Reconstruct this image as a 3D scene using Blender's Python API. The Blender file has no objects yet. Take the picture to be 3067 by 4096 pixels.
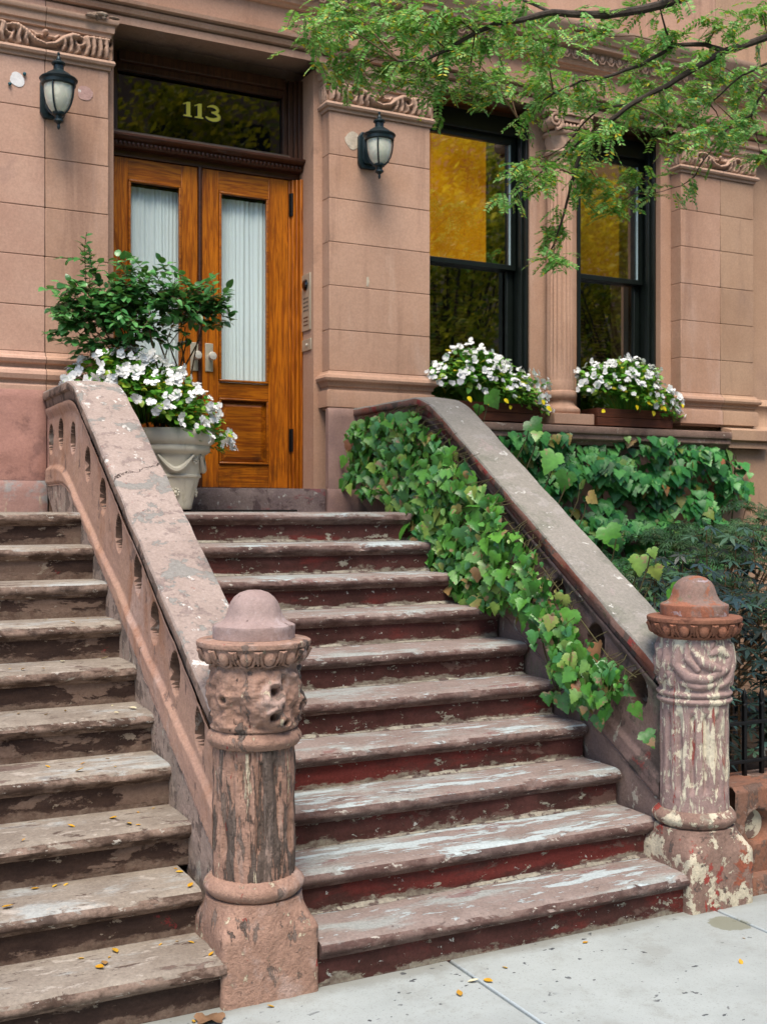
import bpy, bmesh, math, random
from mathutils import Vector, Matrix, noise, Euler
R = math.radians
S = bpy.context.scene
COL = S.collection
rnd = random.Random(7)

# ------------------------------------------------------------------ helpers
def lin(h):
    h = h.lstrip('#')
    o = []
    for i in (0, 2, 4):
        v = int(h[i:i+2], 16)/255
        o.append(v/12.92 if v <= .04045 else ((v+.055)/1.055)**2.4)
    return (*o, 1)

def tag(o, label=None, cat=None, group=None, kind=None):
    if label: o['label'] = label
    if cat: o['category'] = cat
    if group: o['group'] = group
    if kind: o['kind'] = kind
    return o

def empty(name, loc, label=None, cat=None, group=None):
    o = bpy.data.objects.new(name, None)
    o.empty_display_size = .1
    o.location = loc
    COL.objects.link(o)
    return tag(o, label, cat, group)

def world_loc(o):
    v = Vector(o.location)
    p = o.parent
    while p:
        v += Vector(p.location)
        p = p.parent
    return v

def attach(o, parent):          # parts are modelled in world coordinates (empties only translate)
    o.parent = parent
    p, t = parent, Vector((0, 0, 0))
    while p:
        if p.type == 'EMPTY':
            t += Vector(p.location)
        p = p.parent
    if parent.type == 'EMPTY':
        o.matrix_parent_inverse = Matrix.Translation(-t)

def copy_tree(o, loc=None, parent=None):
    c = o.copy(); COL.objects.link(c)
    if parent:
        c.parent = parent; c.matrix_parent_inverse = o.matrix_parent_inverse.copy()
    if loc: c.location = loc
    for ch in list(o.children):
        copy_tree(ch, None, c)
    return c

class MB:
    def __init__(s): s.v = []; s.f = []; s.mi = []; s.cur = 0
    def add(s, vs, fs):
        b = len(s.v); s.v += [tuple(v) for v in vs]
        for f in fs:
            s.f.append(tuple(i+b for i in f)); s.mi.append(s.cur)
        return s
    def box(s, x0, x1, y0, y1, z0, z1):
        return s.add([(x0,y0,z0),(x1,y0,z0),(x1,y1,z0),(x0,y1,z0),(x0,y0,z1),(x1,y0,z1),(x1,y1,z1),(x0,y1,z1)],
              [(0,3,2,1),(4,5,6,7),(0,1,5,4),(1,2,6,5),(2,3,7,6),(3,0,4,7)])
    def grid(s, nu, nv, fn, wrap=False):
        vs = [fn(i/(nu if wrap else nu-1), j/(nv-1)) for j in range(nv) for i in range(nu)]
        fs = []
        for j in range(nv-1):
            for i in range(nu if wrap else nu-1):
                k = (i+1) % nu
                fs.append((j*nu+i, j*nu+k, (j+1)*nu+k, (j+1)*nu+i))
        return s.add(vs, fs)
    def lathe(s, c, prof, n=40, rf=None, axis='z', a0=0.0):
        def fn(u, v):
            a = a0+2*math.pi*u
            k = v*(len(prof)-1); i = min(int(k), len(prof)-2); t = k-i
            r = prof[i][0]*(1-t)+prof[i+1][0]*t; z = prof[i][1]*(1-t)+prof[i+1][1]*t
            if rf: r = rf(a, z, r)
            if axis == 'z': return (c[0]+r*math.cos(a), c[1]+r*math.sin(a), c[2]+z)
            if axis == 'y': return (c[0]+r*math.cos(a), c[1]-z, c[2]+r*math.sin(a))
            return (c[0]-z, c[1]+r*math.cos(a), c[2]+r*math.sin(a))
        return s.grid(n, len(prof), fn, True)
    def tube(s, pts, rads, n=6):
        pts = [Vector(p) for p in pts]
        if not hasattr(rads, '__len__'): rads = [rads]*len(pts)
        vs = []; fs = []
        up = Vector((.13, .27, .95))
        for i, p in enumerate(pts):
            d = (pts[min(i+1, len(pts)-1)]-pts[max(i-1, 0)])
            if d.length < 1e-6: d = Vector((0, 0, 1))
            d.normalize()
            a = d.cross(up)
            if a.length < .05: a = d.cross(Vector((1, 0, 0)))
            a.normalize(); b = d.cross(a)
            for k in range(n):
                t = 2*math.pi*k/n
                vs.append(p+(a*math.cos(t)+b*math.sin(t))*rads[i])
        for i in range(len(pts)-1):
            for k in range(n):
                fs.append((i*n+k, i*n+(k+1) % n, (i+1)*n+(k+1) % n, (i+1)*n+k))
        fs.append(tuple(range(n-1, -1, -1))); fs.append(tuple((len(pts)-1)*n+k for k in range(n)))
        return s.add(vs, fs)
    def sweep(s, path, prof, cap=True):
        # moulding: prof = [(outward offset, z)], path in plan; going +X the outward side is -Y
        P = [Vector(p) for p in path]; nrm = []
        for i in range(len(P)-1):
            d = (P[i+1]-P[i]).normalized(); nrm.append(Vector((d.y, -d.x)))
        mit = []
        for i in range(len(P)):
            if i == 0: mit.append(nrm[0])
            elif i == len(P)-1: mit.append(nrm[-1])
            else:
                m = nrm[i-1]+nrm[i]; mit.append(m*(2/m.length_squared))
        n = len(prof)
        vs = [(P[i].x+mit[i].x*o, P[i].y+mit[i].y*o, z) for i in range(len(P)) for o, z in prof]
        fs = [(i*n+j, (i+1)*n+j, (i+1)*n+j+1, i*n+j+1) for i in range(len(P)-1) for j in range(n-1)]
        if cap:
            fs.append(tuple(range(n))); fs.append(tuple((len(P)-1)*n+j for j in range(n-1, -1, -1)))
        return s.add(vs, fs)
    def runx(s, prof, x0, x1, segs=2, disp=None):
        # closed profile (y, z) run along X
        n = len(prof); vs = []; fs = []
        for i in range(segs+1):
            x = x0+(x1-x0)*i/segs
            for j, (y, z) in enumerate(prof):
                p = Vector((x, y, z))
                if disp: p = disp(p, j)
                vs.append(p)
        for i in range(segs):
            for j in range(n):
                k = (j+1) % n
                fs.append((i*n+j, i*n+k, (i+1)*n+k, (i+1)*n+j))
        fs.append(tuple(range(n-1, -1, -1))); fs.append(tuple(segs*n+j for j in range(n)))
        return s.add(vs, fs)
    def prism(s, poly, y0, y1):       # polygon in XZ, extruded along Y
        n = len(poly)
        vs = [(x, y0, z) for x, z in poly]+[(x, y1, z) for x, z in poly]
        fs = [tuple(range(n)), tuple(range(2*n-1, n-1, -1))]+[(i, i+n, (i+1) % n+n, (i+1) % n) for i in range(n)]
        return s.add(vs, fs)
    def ball(s, c, r, nu=10, nv=7):
        r = r if hasattr(r, '__len__') else (r, r, r)
        return s.grid(nu, nv, lambda u, v: (c[0]+r[0]*math.cos(6.2832*u)*math.sin(math.pi*(.02+.96*v)), c[1]+r[1]*math.sin(6.2832*u)*math.sin(math.pi*(.02+.96*v)), c[2]+r[2]*math.cos(math.pi*(.02+.96*v))), True)
    def mesh(s, name, mats, smooth=True, sharp=.62, recalc=True):
        me = bpy.data.meshes.new(name)
        me.from_pydata(s.v, [], s.f)
        mats = mats if isinstance(mats, (list, tuple)) else [mats]
        for m in mats: me.materials.append(m)
        if len(mats) > 1: me.polygons.foreach_set('material_index', s.mi)
        if recalc:
            bm = bmesh.new(); bm.from_mesh(me)
            bmesh.ops.recalc_face_normals(bm, faces=bm.faces); bm.to_mesh(me); bm.free()
        if smooth:
            me.shade_smooth()
            me.set_sharp_from_angle(angle=sharp)
        me.update()
        return me
    def build(s, name, mats, parent=None, bevel=0, smooth=True, sharp=.62, recalc=True, bseg=2):
        o = bpy.data.objects.new(name, s.mesh(name, mats, smooth, sharp, recalc))
        COL.objects.link(o)
        if parent: attach(o, parent)
        if bevel:
            b = o.modifiers.new('bevel', 'BEVEL'); b.width = bevel; b.segments = bseg; b.limit_method = 'ANGLE'; b.angle_limit = .6
        return o

def nz(x, y, z, s=1.0, o=3):
    return noise.fractal(Vector((x*s, y*s, z*s)), 1.0, 2.0, o)
def sstep(a, b, x):
    t = max(0, min(1, (x-a)/(b-a))); return t*t*(3-2*t)

# ------------------------------------------------------------------ materials
class G:
    def __init__(s, name):
        s.m = bpy.data.materials.new(name); s.m.use_nodes = True
        s.nt = s.m.node_tree; s.nt.nodes.clear()
        s.out = s.n('ShaderNodeOutputMaterial')
        s.pos = s.n('ShaderNodeNewGeometry').outputs['Position']
    def n(s, t, **kw):
        x = s.nt.nodes.new(t)
        for k, v in kw.items(): setattr(x, k, v)
        return x
    def set(s, sock, v):
        if isinstance(v, bpy.types.NodeSocket): s.nt.links.new(v, sock)
        else: sock.default_value = v
    def vec(s, st=(1, 1, 1), seed=0, src=None):
        m = s.n('ShaderNodeMapping')
        s.set(m.inputs['Vector'], src or s.pos)
        m.inputs['Scale'].default_value = st
        m.inputs['Location'].default_value = (seed*3.17, seed*1.73, seed*2.31)
        return m.outputs[0]
    def noise(s, scale, det=5, rough=.6, st=(1, 1, 1), seed=0, dist=0, src=None):
        x = s.n('ShaderNodeTexNoise')
        s.set(x.inputs['Vector'], s.vec(st, seed, src))
        x.inputs['Scale'].default_value = scale; x.inputs['Detail'].default_value = det
        x.inputs['Roughness'].default_value = rough; x.inputs['Distortion'].default_value = dist
        return x.outputs[0]
    def vor(s, scale, st=(1, 1, 1), seed=0, feature='F1'):
        x = s.n('ShaderNodeTexVoronoi', feature=feature)
        s.set(x.inputs['Vector'], s.vec(st, seed)); x.inputs['Scale'].default_value = scale
        return x.outputs['Distance']
    def sm(s, x, lo, hi, a=0., b=1.):
        m = s.n('ShaderNodeMapRange', interpolation_type='SMOOTHSTEP')
        s.set(m.inputs[0], x)
        for i, v in enumerate((lo, hi, a, b)): s.set(m.inputs[i+1], v)
        return m.outputs[0]
    def mt(s, op, a, b=0.):
        m = s.n('ShaderNodeMath', operation=op); s.set(m.inputs[0], a); s.set(m.inputs[1], b)
        return m.outputs[0]
    def mix(s, f, a, b):
        m = s.n('ShaderNodeMix', data_type='RGBA')
        s.set(m.inputs[0], f); s.set(m.inputs[6], a); s.set(m.inputs[7], b)
        return m.outputs[2]
    def hsv(s, c, h=.5, sa=1., v=1.):
        m = s.n('ShaderNodeHueSaturation')
        s.set(m.inputs['Hue'], h); s.set(m.inputs['Saturation'], sa); s.set(m.inputs['Value'], v); s.set(m.inputs['Color'], c)
        return m.outputs[0]
    def xyz(s, src=None):
        m = s.n('ShaderNodeSeparateXYZ'); s.set(m.inputs[0], src or s.pos); return m.outputs
    def island(s):
        return s.n('ShaderNodeNewGeometry').outputs['Random Per Island']
    def bump(s, h, strength=.5, dist=.01):
        b = s.n('ShaderNodeBump'); s.set(b.inputs['Height'], h)
        b.inputs['Strength'].default_value = strength; b.inputs['Distance'].default_value = dist
        return b.outputs[0]
    def bsdf(s, col, rough=.8, normal=None, metal=0., spec=.3, coat=0., **kw):
        p = s.n('ShaderNodeBsdfPrincipled')
        s.set(p.inputs['Base Color'], col); s.set(p.inputs['Roughness'], rough); s.set(p.inputs['Metallic'], metal)
        p.inputs['Specular IOR Level'].default_value = spec; p.inputs['Coat Weight'].default_value = coat
        if normal is not None: s.set(p.inputs['Normal'], normal)
        s.nt.links.new(p.outputs[0], s.out.inputs['Surface'])
        return p

def paint(name, c1, c2, layers=(), vs=1.5, rough=.85, grain=(90, .35), lump=(14, .5), isl=0., spec=.25, st=(1, 1, 1), bstr=.6, nose=None, foot=None, speck=.12):
    """stone or old paint: two tones, then layers that have flaked off or settled
    layer = (colour, scale, stretch, lo, hi, seed, height[, detail, amount, zone scale])"""
    g = G(name)
    f = g.sm(g.noise(vs, 7, .7, st=st), .33, .68)
    col = g.mix(f, lin(c1), lin(c2))
    h = g.mt('MULTIPLY', g.noise(grain[0], 4, .75), grain[1])
    h = g.mt('ADD', h, g.mt('MULTIPLY', g.noise(lump[0], 6, .65), lump[1]))
    for L in layers:
        c, sc, stt, lo, hi, seed, hh = L[:7]
        det = L[7] if len(L) > 7 else 9
        amt = L[8] if len(L) > 8 else 1.
        nf = g.noise(sc, det, .68, st=stt, seed=seed, dist=.25)
        if len(L) > 9:
            zf = g.noise(L[9], 3, .5, st=(.5, 1, 1), seed=seed+40)
            nf = g.mt('ADD', g.mt('MULTIPLY', nf, .64), g.mt('MULTIPLY', zf, .36))
        mk = g.sm(nf, lo, hi)
        col = g.mix(g.mt('MULTIPLY', mk, amt), col, lin(c))
        h = g.mt('ADD', h, g.mt('MULTIPLY', mk, hh))
    if nose:      # paint walked off the rounded edge: (colour, colour2)
        nzv = g.xyz(g.n('ShaderNodeNewGeometry').outputs['True Normal'])[2]
        e = g.mt('ADD', nzv, g.mt('MULTIPLY', g.mt('SUBTRACT', g.noise(9, 8, .75, st=(.6, 1, 1), seed=31), .5), 1.3))
        mk = g.sm(e, .62, .74, 1., 0.)
        ncol = g.mix(g.sm(g.noise(14, 7, .7, st=(.5, 1, 1), seed=33), .42, .6), lin(nose[0]), lin(nose[1]))
        ncol = g.mix(g.sm(g.noise(34, 9, .75, st=(.45, 1, 1), seed=35), .60, .62), ncol, lin('#b9b3a8'))
        col = g.mix(g.mt('MULTIPLY', mk, .94), col, ncol)
        h = g.mt('SUBTRACT', h, g.mt('MULTIPLY', mk, .25))
    if foot:      # pale splash and old mortar along the foot of each riser
        fz = g.mt('FRACT', g.mt('DIVIDE', g.mt('ADD', g.xyz()[2], .0), .17))
        e = g.mt('ADD', g.mt('MULTIPLY', fz, 1.0), g.mt('MULTIPLY', g.mt('SUBTRACT', g.noise(6, 10, .72, st=(.55, 1, 1.2), seed=51), .5), foot[2]))
        mk = g.sm(e, foot[1]-.04, foot[1]+.03, 1., 0.)
        col = g.mix(g.mt('MULTIPLY', mk, .85), col, g.mix(g.sm(g.noise(20, 6, .7, seed=53), .4, .65), lin(foot[0]), lin(foot[3])))
        h = g.mt('ADD', h, g.mt('MULTIPLY', mk, .4))
    v = g.sm(g.noise(70, 6, .8, seed=9), .25, .75, 1-speck*1.3, 1+speck)
    if isl:
        v = g.mt('MULTIPLY', v, g.sm(g.island(), 0, 1, 1-isl, 1+isl))
    col = g.hsv(col, v=v)
    g.bsdf(col, rough, g.bump(h, bstr, .012), spec=spec)
    return g.m

def crack(m, y0, slope, xc):
    nt = m.node_tree; p = next(n for n in nt.nodes if n.type == 'BSDF_PRINCIPLED')
    src = p.inputs['Base Color'].links[0].from_socket
    g = G.__new__(G); g.m = m; g.nt = nt; g.pos = g.n('ShaderNodeNewGeometry').outputs['Position']
    x, y, z = g.xyz()
    d = g.mt('SUBTRACT', g.mt('ADD', g.mt('SUBTRACT', y, y0), g.mt('MULTIPLY', g.mt('SUBTRACT', g.noise(9, 6, .7, seed=61), .5), .16)), g.mt('MULTIPLY', g.mt('SUBTRACT', x, xc), slope))
    mk = g.sm(g.mt('ABSOLUTE', d), .0025, .006, 1., 0.)
    nt.links.new(g.mix(mk, src, lin('#3a302c')), p.inputs['Base Color'])

def plain(name, c, rough=.5, metal=0., spec=.4, var=.0, coat=0.):
    g = G(name)
    col = lin(c)
    nn = g.noise(18, 5, .65)
    if var: col = g.hsv(col, v=g.sm(nn, .25, .75, 1-var, 1+var))
    g.bsdf(col, rough, g.bump(g.noise(60, 3), .12, .004), metal, spec, coat)
    return g.m

M = {}
ST = '#b2907c'
M['stone'] = paint('brownstone_stucco', '#b08970', '#c09b84', [('#8f6d5b', 1.6, (2.4, 2.4, .2), .53, .66, 22, 0, 9, .5), ('#7f6558', 3.2, (1, 1, .8), .60, .72, 27, 0, 9, .5), ('#d3b6a2', 1.3, (1.6, 1.6, .3), .58, .70, 25, 0, 8, .5), 
    ('#a2826f', 1.1, (1, 1, .35), .5, .75, 2, 0, 5, .6), ('#c4a898', 2.2, (1.5, 1.5, .3), .56, .75, 5, 0, 5, .5),
    ('#92776b', 5, (1, 1, .6), .63, .74, 8, 0, 6, .45)], vs=.9, grain=(140, .2), lump=(9, .12), isl=.06, bstr=.35)
M['stone_left'] = paint('pinkish_stucco', '#b68f7b', '#c5a18c', [('#957262', 1.4, (2.2, 2.2, .25), .53, .66, 22, 0, 9, .5), ('#84685c', 3., (1, 1, .8), .60, .72, 27, 0, 9, .5), 
    ('#aa8478', 1.0, (1, 1, .5), .5, .75, 4, 0, 5, .6), ('#95766c', 4, (1, 1, .5), .6, .75, 8, 0, 6, .4)], vs=.9, grain=(140, .2), lump=(9, .12), isl=.03, bstr=.35)
M['stone_right'] = paint('tan_stucco', '#aa886e', '#b9987d', [('#8b6f5c', 1.4, (2.2, 2.2, .25), .53, .66, 22, 0, 9, .5), 
    ('#9c8071', 1.2, (1, 1, .5), .5, .75, 6, 0, 5, .6)], vs=.9, grain=(140, .2), lump=(9, .12), isl=.05, bstr=.35)
M['carved'] = paint('carved_brownstone', '#b0907a', '#bd9c86', [('#8f7263', 6, (1, 1, 1), .56, .7, 3, 0, 6, .4)], vs=2, grain=(160, .2), lump=(20, .15), bstr=.35)
M['broken'] = paint('broken_stone', '#8f7a68', '#6e5d50', [('#a89a88', 14, (1, 1, 1), .55, .62, 4, .3)], vs=8, lump=(25, 1.))
M['plinth'] = paint('mauve_stucco', '#93776f', '#a58679', [
    ('#7d6663', 2.5, (1, 1, .6), .5, .7, 3, 0, 6, .6), ('#a89f93', 3.2, (1.4, 1.4, .25), .6, .72, 6, .1, 7, .6), ('#7a3d3c', 6, (1, 1, 1), .66, .7, 9, .2, 6, .6)], vs=1.5, lump=(8, .35))
M['plinth_left'] = paint('salmon_stucco', '#b3877a', '#a67c70', [
    ('#80605a', 4., (1, 1, 1), .50, .62, 3, 0, 9, .7), ('#c09a89', 3.2, (1, 1, .5), .58, .74, 6, 0, 6, .5)], vs=2., lump=(8, .35))
M['ledge_left'] = paint('bare_stone_ledge', '#a5837a', '#97776f', [('#8f9494', 5, (1, 1, 1), .5, .62, 3, .1, 8, .8), ('#b5a78f', 6, (2, 2, .4), .58, .66, 6, .1)], vs=2., lump=(12, .4))
M['sill'] = paint('weathered_sill', '#a08474', '#8f7466', [('#6f5a50', 6, (.6, 1, 1), .54, .62, 3, 0, 9, .7), ('#c8b8a6', 14, (.7, 1, 1), .61, .635, 6, .2, 9, .8)], vs=3, speck=.2)
M['threshold'] = paint('threshold_stone', '#6f6060', '#82736f', [('#5c4d4d', 5, (1, 1, 1), .5, .56, 3, .2), ('#7c4346', 5, (.6, 1, 1), .60, .64, 5, .15, 8, .7), ('#a9a7a2', 20, (1, 1, 1), .62, .66, 8, .1)], vs=4, speck=.2)
M['treadL'] = paint('dusty_tread', '#9b9184', '#84796d', [
    ('#6b574f', 7, (.4, 1.3, 1), .565, .585, 3, -.4, 12, .8, 2.2), ('#b0b6b4', 3, (.5, 1.2, 1), .55, .66, 5, .05, 8, .7), ('#54423b', 26, (.45, 1.2, 1), .61, .635, 7, -.3, 9, .85), ('#bcb2a6', 18, (.5, 1, 1), .58, .62, 11, .1, 8, .6)], vs=4, lump=(18, .5), nose=('#4b3930', '#8a7568'), speck=.2)
M['riserL'] = paint('flaking_brown_riser', '#352722', '#47362e', [
    ('#7d685b', 5, (.6, 1, 1.4), .52, .54, 3, .5, 12, .9, 1.4), ('#9a8c7c', 16, (.8, 1, 1.2), .61, .635, 6, .3, 10, .85), ('#75302f', 9, (1, 1, 1), .66, .68, 9, .2, 8, .8)], vs=5, st=(1, 1, 3), lump=(14, .5), grain=(70, .5), foot=('#7a685b', .17, 1.0, '#614d42'), speck=.2)
M['treadR'] = paint('worn_mauve_tread', '#86776f', '#968780', [
    ('#a2aca8', 4, (.45, 1.6, 1), .50, .62, 5, 0, 9, .65), ('#7a4b49', 4.2, (.6, 2., 1.), .60, .64, 13, .1, 8, .6), ('#b4c0c0', 11, (.24, 1.3, .4), .562, .574, 3, .5, 13, .9, 1.2), ('#b4bebe', 26, (.35, 1.2, .4), .605, .618, 8, .3, 11, .85), ('#5f504e', 14, (.5, 1, 1), .63, .66, 10, -.3, 8, .7)], vs=4., lump=(18, .4), nose=('#553e39', '#77625b'), speck=.2)
M['riserR'] = paint('red_brown_riser', '#422924', '#573430', [
    ('#6e2f2a', 3., (.5, 1, 1.6), .50, .58, 3, .1, 9, .85, .9), ('#6a534b', 8, (.7, 1, 1.3), .575, .59, 6, .4, 12, .8, 1.6), ('#a5a292', 12, (.8, 1, 1.5), .60, .62, 9, .4, 11, .85), ('#cfd3cd', 30, (1, 1, 1), .65, .665, 4, .3, 8, .8)], vs=4, lump=(14, .4), grain=(80, .4), foot=('#969080', .09, 1.15, '#74655b'), speck=.2)
M['mortar'] = paint('pale_mortar', '#a09c8d', '#857e73', [('#5e504b', 18, (1, 1, 1), .52, .56, 3, -.3)], vs=9, lump=(30, .8), speck=.3)
M['balL'] = paint('salmon_balustrade', '#b38f7a', '#ad8a7a', [
    ('#9a6a4c', 3., (1, 1, .5), .50, .66, 3, 0, 9, .7), ('#b79b8e', 4, (1, 1, .6), .55, .64, 6, .05, 9, .75), ('#75625a', 9, (1, 1, .6), .60, .63, 9, -.2, 11, .7), ('#66544d', 5, (1, 1, .7), .64, .68, 12, -.2, 10, .75)], vs=2.2, lump=(12, .6), speck=.18, bstr=.8)
M['baseL'] = paint('crumbling_base', '#978679', '#a58e82', [('#6d5e56', 8, (1, 1, .8), .52, .56, 3, -.3, 11, .85), ('#b9ae9e', 12, (1, 1, .6), .57, .61, 6, .2, 10, .75)], vs=3, lump=(14, .9), speck=.25, bstr=.9)
M['hole'] = paint('dark_hole_stone', '#5a463b', '#6b5548', [('#8d8278', 9, (1, 1, 1), .56, .62, 3, .2, 9, .8)], vs=6, speck=.2)
M['copL'] = paint('pink_coping', '#ae9d93', '#9c8b81', [
    ('#8b8983', 5., (1, 1, 1), .525, .54, 3, -.35, 11, .9), ('#8a7a74', 10, (1, 1, 1), .57, .595, 15, -.2, 10, .75), ('#dcd8d0', 18, (1, 1, 1), .60, .62, 6, .1, 10, .9, 2.), ('#dcd8d0', 9, (1.5, 1, 1), .60, .615, 18, .1, 11, .85, 1.6), ('#a85d52', 10, (1, 1, 1), .66, .68, 9, -.2, 8, .7)], vs=2, lump=(14, .45), speck=.18)
crack(M['copL'], 5.45, .55, 1.48)
M['copSideL'] = paint('coping_edge', '#7d695d', '#8f786b', [('#5f5149', 7, (1, 1, 1), .5, .56, 3, -.2)], vs=3, speck=.2)
M['copR'] = paint('grey_coping', '#87837a', '#958f86', [
    ('#737466', 4, (1, 1, 1), .53, .64, 3, 0, 9, .6), ('#a19b95', 7, (1, 1, 1), .55, .60, 6, .1, 11, .6), ('#d4d2cb', 14, (1, 1, 1), .635, .65, 9, .1, 10, .8), ('#a39490', 4, (1, 1, 1), .60, .66, 12, 0, 9, .6)], vs=2, lump=(16, .4), speck=.2)
M['copSideR'] = paint('red_coping_edge', '#7d4837', '#7f655b', [('#5d5049', 7, (1, 1, 1), .53, .57, 3, -.2), ('#8e403c', 5, (1, 1, 1), .57, .61, 7, .1), ('#69604a', 10, (1, 1, 1), .58, .64, 11, 0)], vs=3, speck=.2)
M['balR'] = paint('dark_mossy_balustrade', '#75625b', '#8a726b', [
    ('#46403c', 4., (1, 1, .7), .49, .58, 3, 0, 9, .8), ('#757460', 5, (1, 1, .8), .56, .64, 6, 0, 9, .6), ('#aaa698', 10, (1, 1, .6), .615, .64, 9, .2, 11, .8), ('#8a4540', 5, (1, 1, 1), .63, .67, 12, .1, 9, .7)], vs=2, lump=(12, .5), speck=.2)
M['baseRb'] = paint('stained_pinkish_base', '#8c766e', '#796760', [('#6f705a', 5, (1, 1, .7), .56, .64, 6, 0, 9, .7), ('#b5ae9f', 9, (1, 1, .6), .58, .62, 9, .2, 11, .8), ('#8a4540', 5, (1, 1, 1), .62, .66, 12, .1, 9, .7)], vs=3, speck=.2)
M['domeL'] = paint('mauve_dome', '#a38e88', '#97817a', [('#b8a8a6', 5, (1, 1, 1), .53, .62, 3, 0, 9, .6), ('#6d5c55', 14, (1, 1, 1), .635, .65, 6, -.4, 11, .85)], vs=4, lump=(22, .4), speck=.15)
M['newelL'] = paint('peeling_newel', '#ac8a78', '#9c7b6a', [
    ('#bba49a', 5, (1, 1, 1), .53, .64, 2, 0, 8, .6), ('#564d47', 6, (1.5, 1.5, .8), .565, .58, 3, -.7, 12, .9, 2.5), ('#7a6c63', 12, (1.6, 1.6, .6), .59, .605, 12, -.6, 11, .85), ('#cdbfa4', 17, (1.4, 1.4, .7), .62, .64, 6, .3, 10, .9), ('#a83a32', 16, (1.4, 1.4, .7), .665, .68, 9, .1, 8, .9)], vs=3.5, lump=(20, 1.0), grain=(75, .7), bstr=.85, speck=.2)
M['scarL'] = paint('scarred_shaft', '#ab8977', '#9a7867', [
    ('#5a5049', 5.5, (3.0, 3.0, .38), .53, .542, 3, -1.4, 13, .92), ('#a58d80', 9, (2.4, 2.4, .4), .57, .62, 22, 0, 9, .6), ('#75675e', 10, (2.4, 2.4, .5), .56, .575, 12, -.8, 11, .9), ('#cdbfa4', 14, (2.2, 2.2, .3), .61, .625, 6, .3, 10, .9), ('#9f3b33', 12, (2, 2, .5), .65, .665, 9, .1, 8, .9)], vs=3.5, lump=(20, 1.2), grain=(75, .7), bstr=.9, speck=.2)
M['newelR'] = paint('mauve_cream_newel', '#98807a', '#a38b84', [
    ('#d6cdb5', 7.5, (2.0, 2.0, .38), .522, .535, 3, -.5, 12, .95, 3.), ('#d6cdb5', 20, (1.3, 1.3, .7), .56, .575, 6, -.3, 10, .9), ('#953f37', 8, (2.2, 2.2, .35), .63, .645, 9, .1, 10, .85)], vs=3, lump=(18, .5), grain=(80, .5), speck=.18)
M['baseR'] = paint('mottled_cream_base', '#82695e', '#94796c', [
    ('#9f4038', 4.2, (1.2, 1.2, 1), .575, .60, 6, .3, 11, .9), ('#98523a', 5, (1, 1, 1), .57, .61, 15, .2, 11, .85), ('#cfc6ae', 12, (1, 1, 1), .53, .542, 3, .4, 13, .92), ('#534b47', 14, (1, 1, 1), .595, .62, 9, -.4, 10, .85), ('#9da08e', 4, (1, 1, 1), .60, .67, 12, 0, 9, .7)], vs=4, lump=(18, .8), grain=(80, .6), speck=.22)
M['terra'] = paint('bare_terracotta', '#8d614c', '#825645', [('#5f3d30', 10, (1, 1, 1), .54, .6, 3, 0, 9, .75), ('#ab7258', 10, (1, 1, 1), .57, .63, 6, 0, 9, .6)], vs=4, lump=(22, .4), speck=.18)
M['capR'] = paint('lichen_dome', '#8c6a5e', '#837066', [
    ('#9a6046', 6, (1, 1, 1), .52, .57, 3, 0, 10, .8), ('#aa9c9f', 9, (1, 1, 1.6), .55, .58, 6, .1, 11, .8), ('#6c6b53', 6, (1, 1, 1), .59, .66, 9, 0, 9, .7)], vs=4, lump=(22, .4), speck=.2)
M['lowwall'] = paint('rusty_low_wall', '#7d6052', '#895d48', [
    ('#5e5048', 7, (1, 1, 1), .53, .56, 3, -.2, 11, .8), ('#9c887a', 10, (1, 1, 1), .57, .60, 6, .2, 11, .7), ('#c9c0ab', 13, (1, 1, 1), .63, .65, 9, .2, 10, .8)], vs=3, lump=(16, .6), speck=.2)
M['recess'] = paint('cream_recess', '#cbc4ae', '#bdb59c', [('#6b5650', 4, (1, 1, 1), .54, .56, 3, .2, 8, .9)], vs=4)
M['white_patch'] = paint('white_primer', '#e6e4e0', '#dcdad6', [], vs=8, lump=(30, .2))
M['bare_patch'] = paint('bare_plaster_patch', '#cdbfa9', '#b9a994', [('#8d8172', 22, (1, 1, 1), .6, .66, 3, -.2)], vs=14, lump=(40, .6))
M['ring_patch'] = paint('scraped_patch', '#b9978d', '#b08d84', [('#e0dcd6', 16, (1, 1, .8), .59, .63, 3, .1)], vs=14)
M['screw'] = plain('blue_green_clip', '#24545c', .5)
M['dark_green'] = plain('black_green_paint', '#0e1613', .38, 0, .5, .25)
M['bronze'] = plain('verdigris_black_metal', '#16282c', .42, .25, .5, .35)
M['iron'] = plain('black_iron', '#0d0e10', .4, .3, .5, .3)
M['steel'] = plain('brushed_steel', '#bdb6a2', .42, .45, .5, .1)
M['knob'] = plain('satin_knob', '#dedbd0', .28, .4, .5)
M['edge_glint'] = plain('pale_edge_glint', '#a9c0c4', .4)  # pale tone paints the bright reflection line along the pane
M['camglass'] = plain('dark_lens', '#0a0c10', .08, 0, .6)
M['rubber'] = plain('dark_mat', '#1c1b1a', .9, 0, .2, .3)
M['gold'] = plain('pale_gold_leaf', '#f6e85c', .4, .0, .4)
M['black'] = plain('black_shadow_paint', '#070707', .5)
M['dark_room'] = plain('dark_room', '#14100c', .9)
M['soil'] = paint('garden_soil', '#2e241c', '#3a2d22', [('#4d3b2a', 14, (1, 1, 1), .55, .65, 3, .3)], vs=6, lump=(20, 1.5))
M['asphalt'] = paint('asphalt', '#3f4042', '#4a4b4d', [], vs=4)
M['cotta_box'] = None

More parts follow.
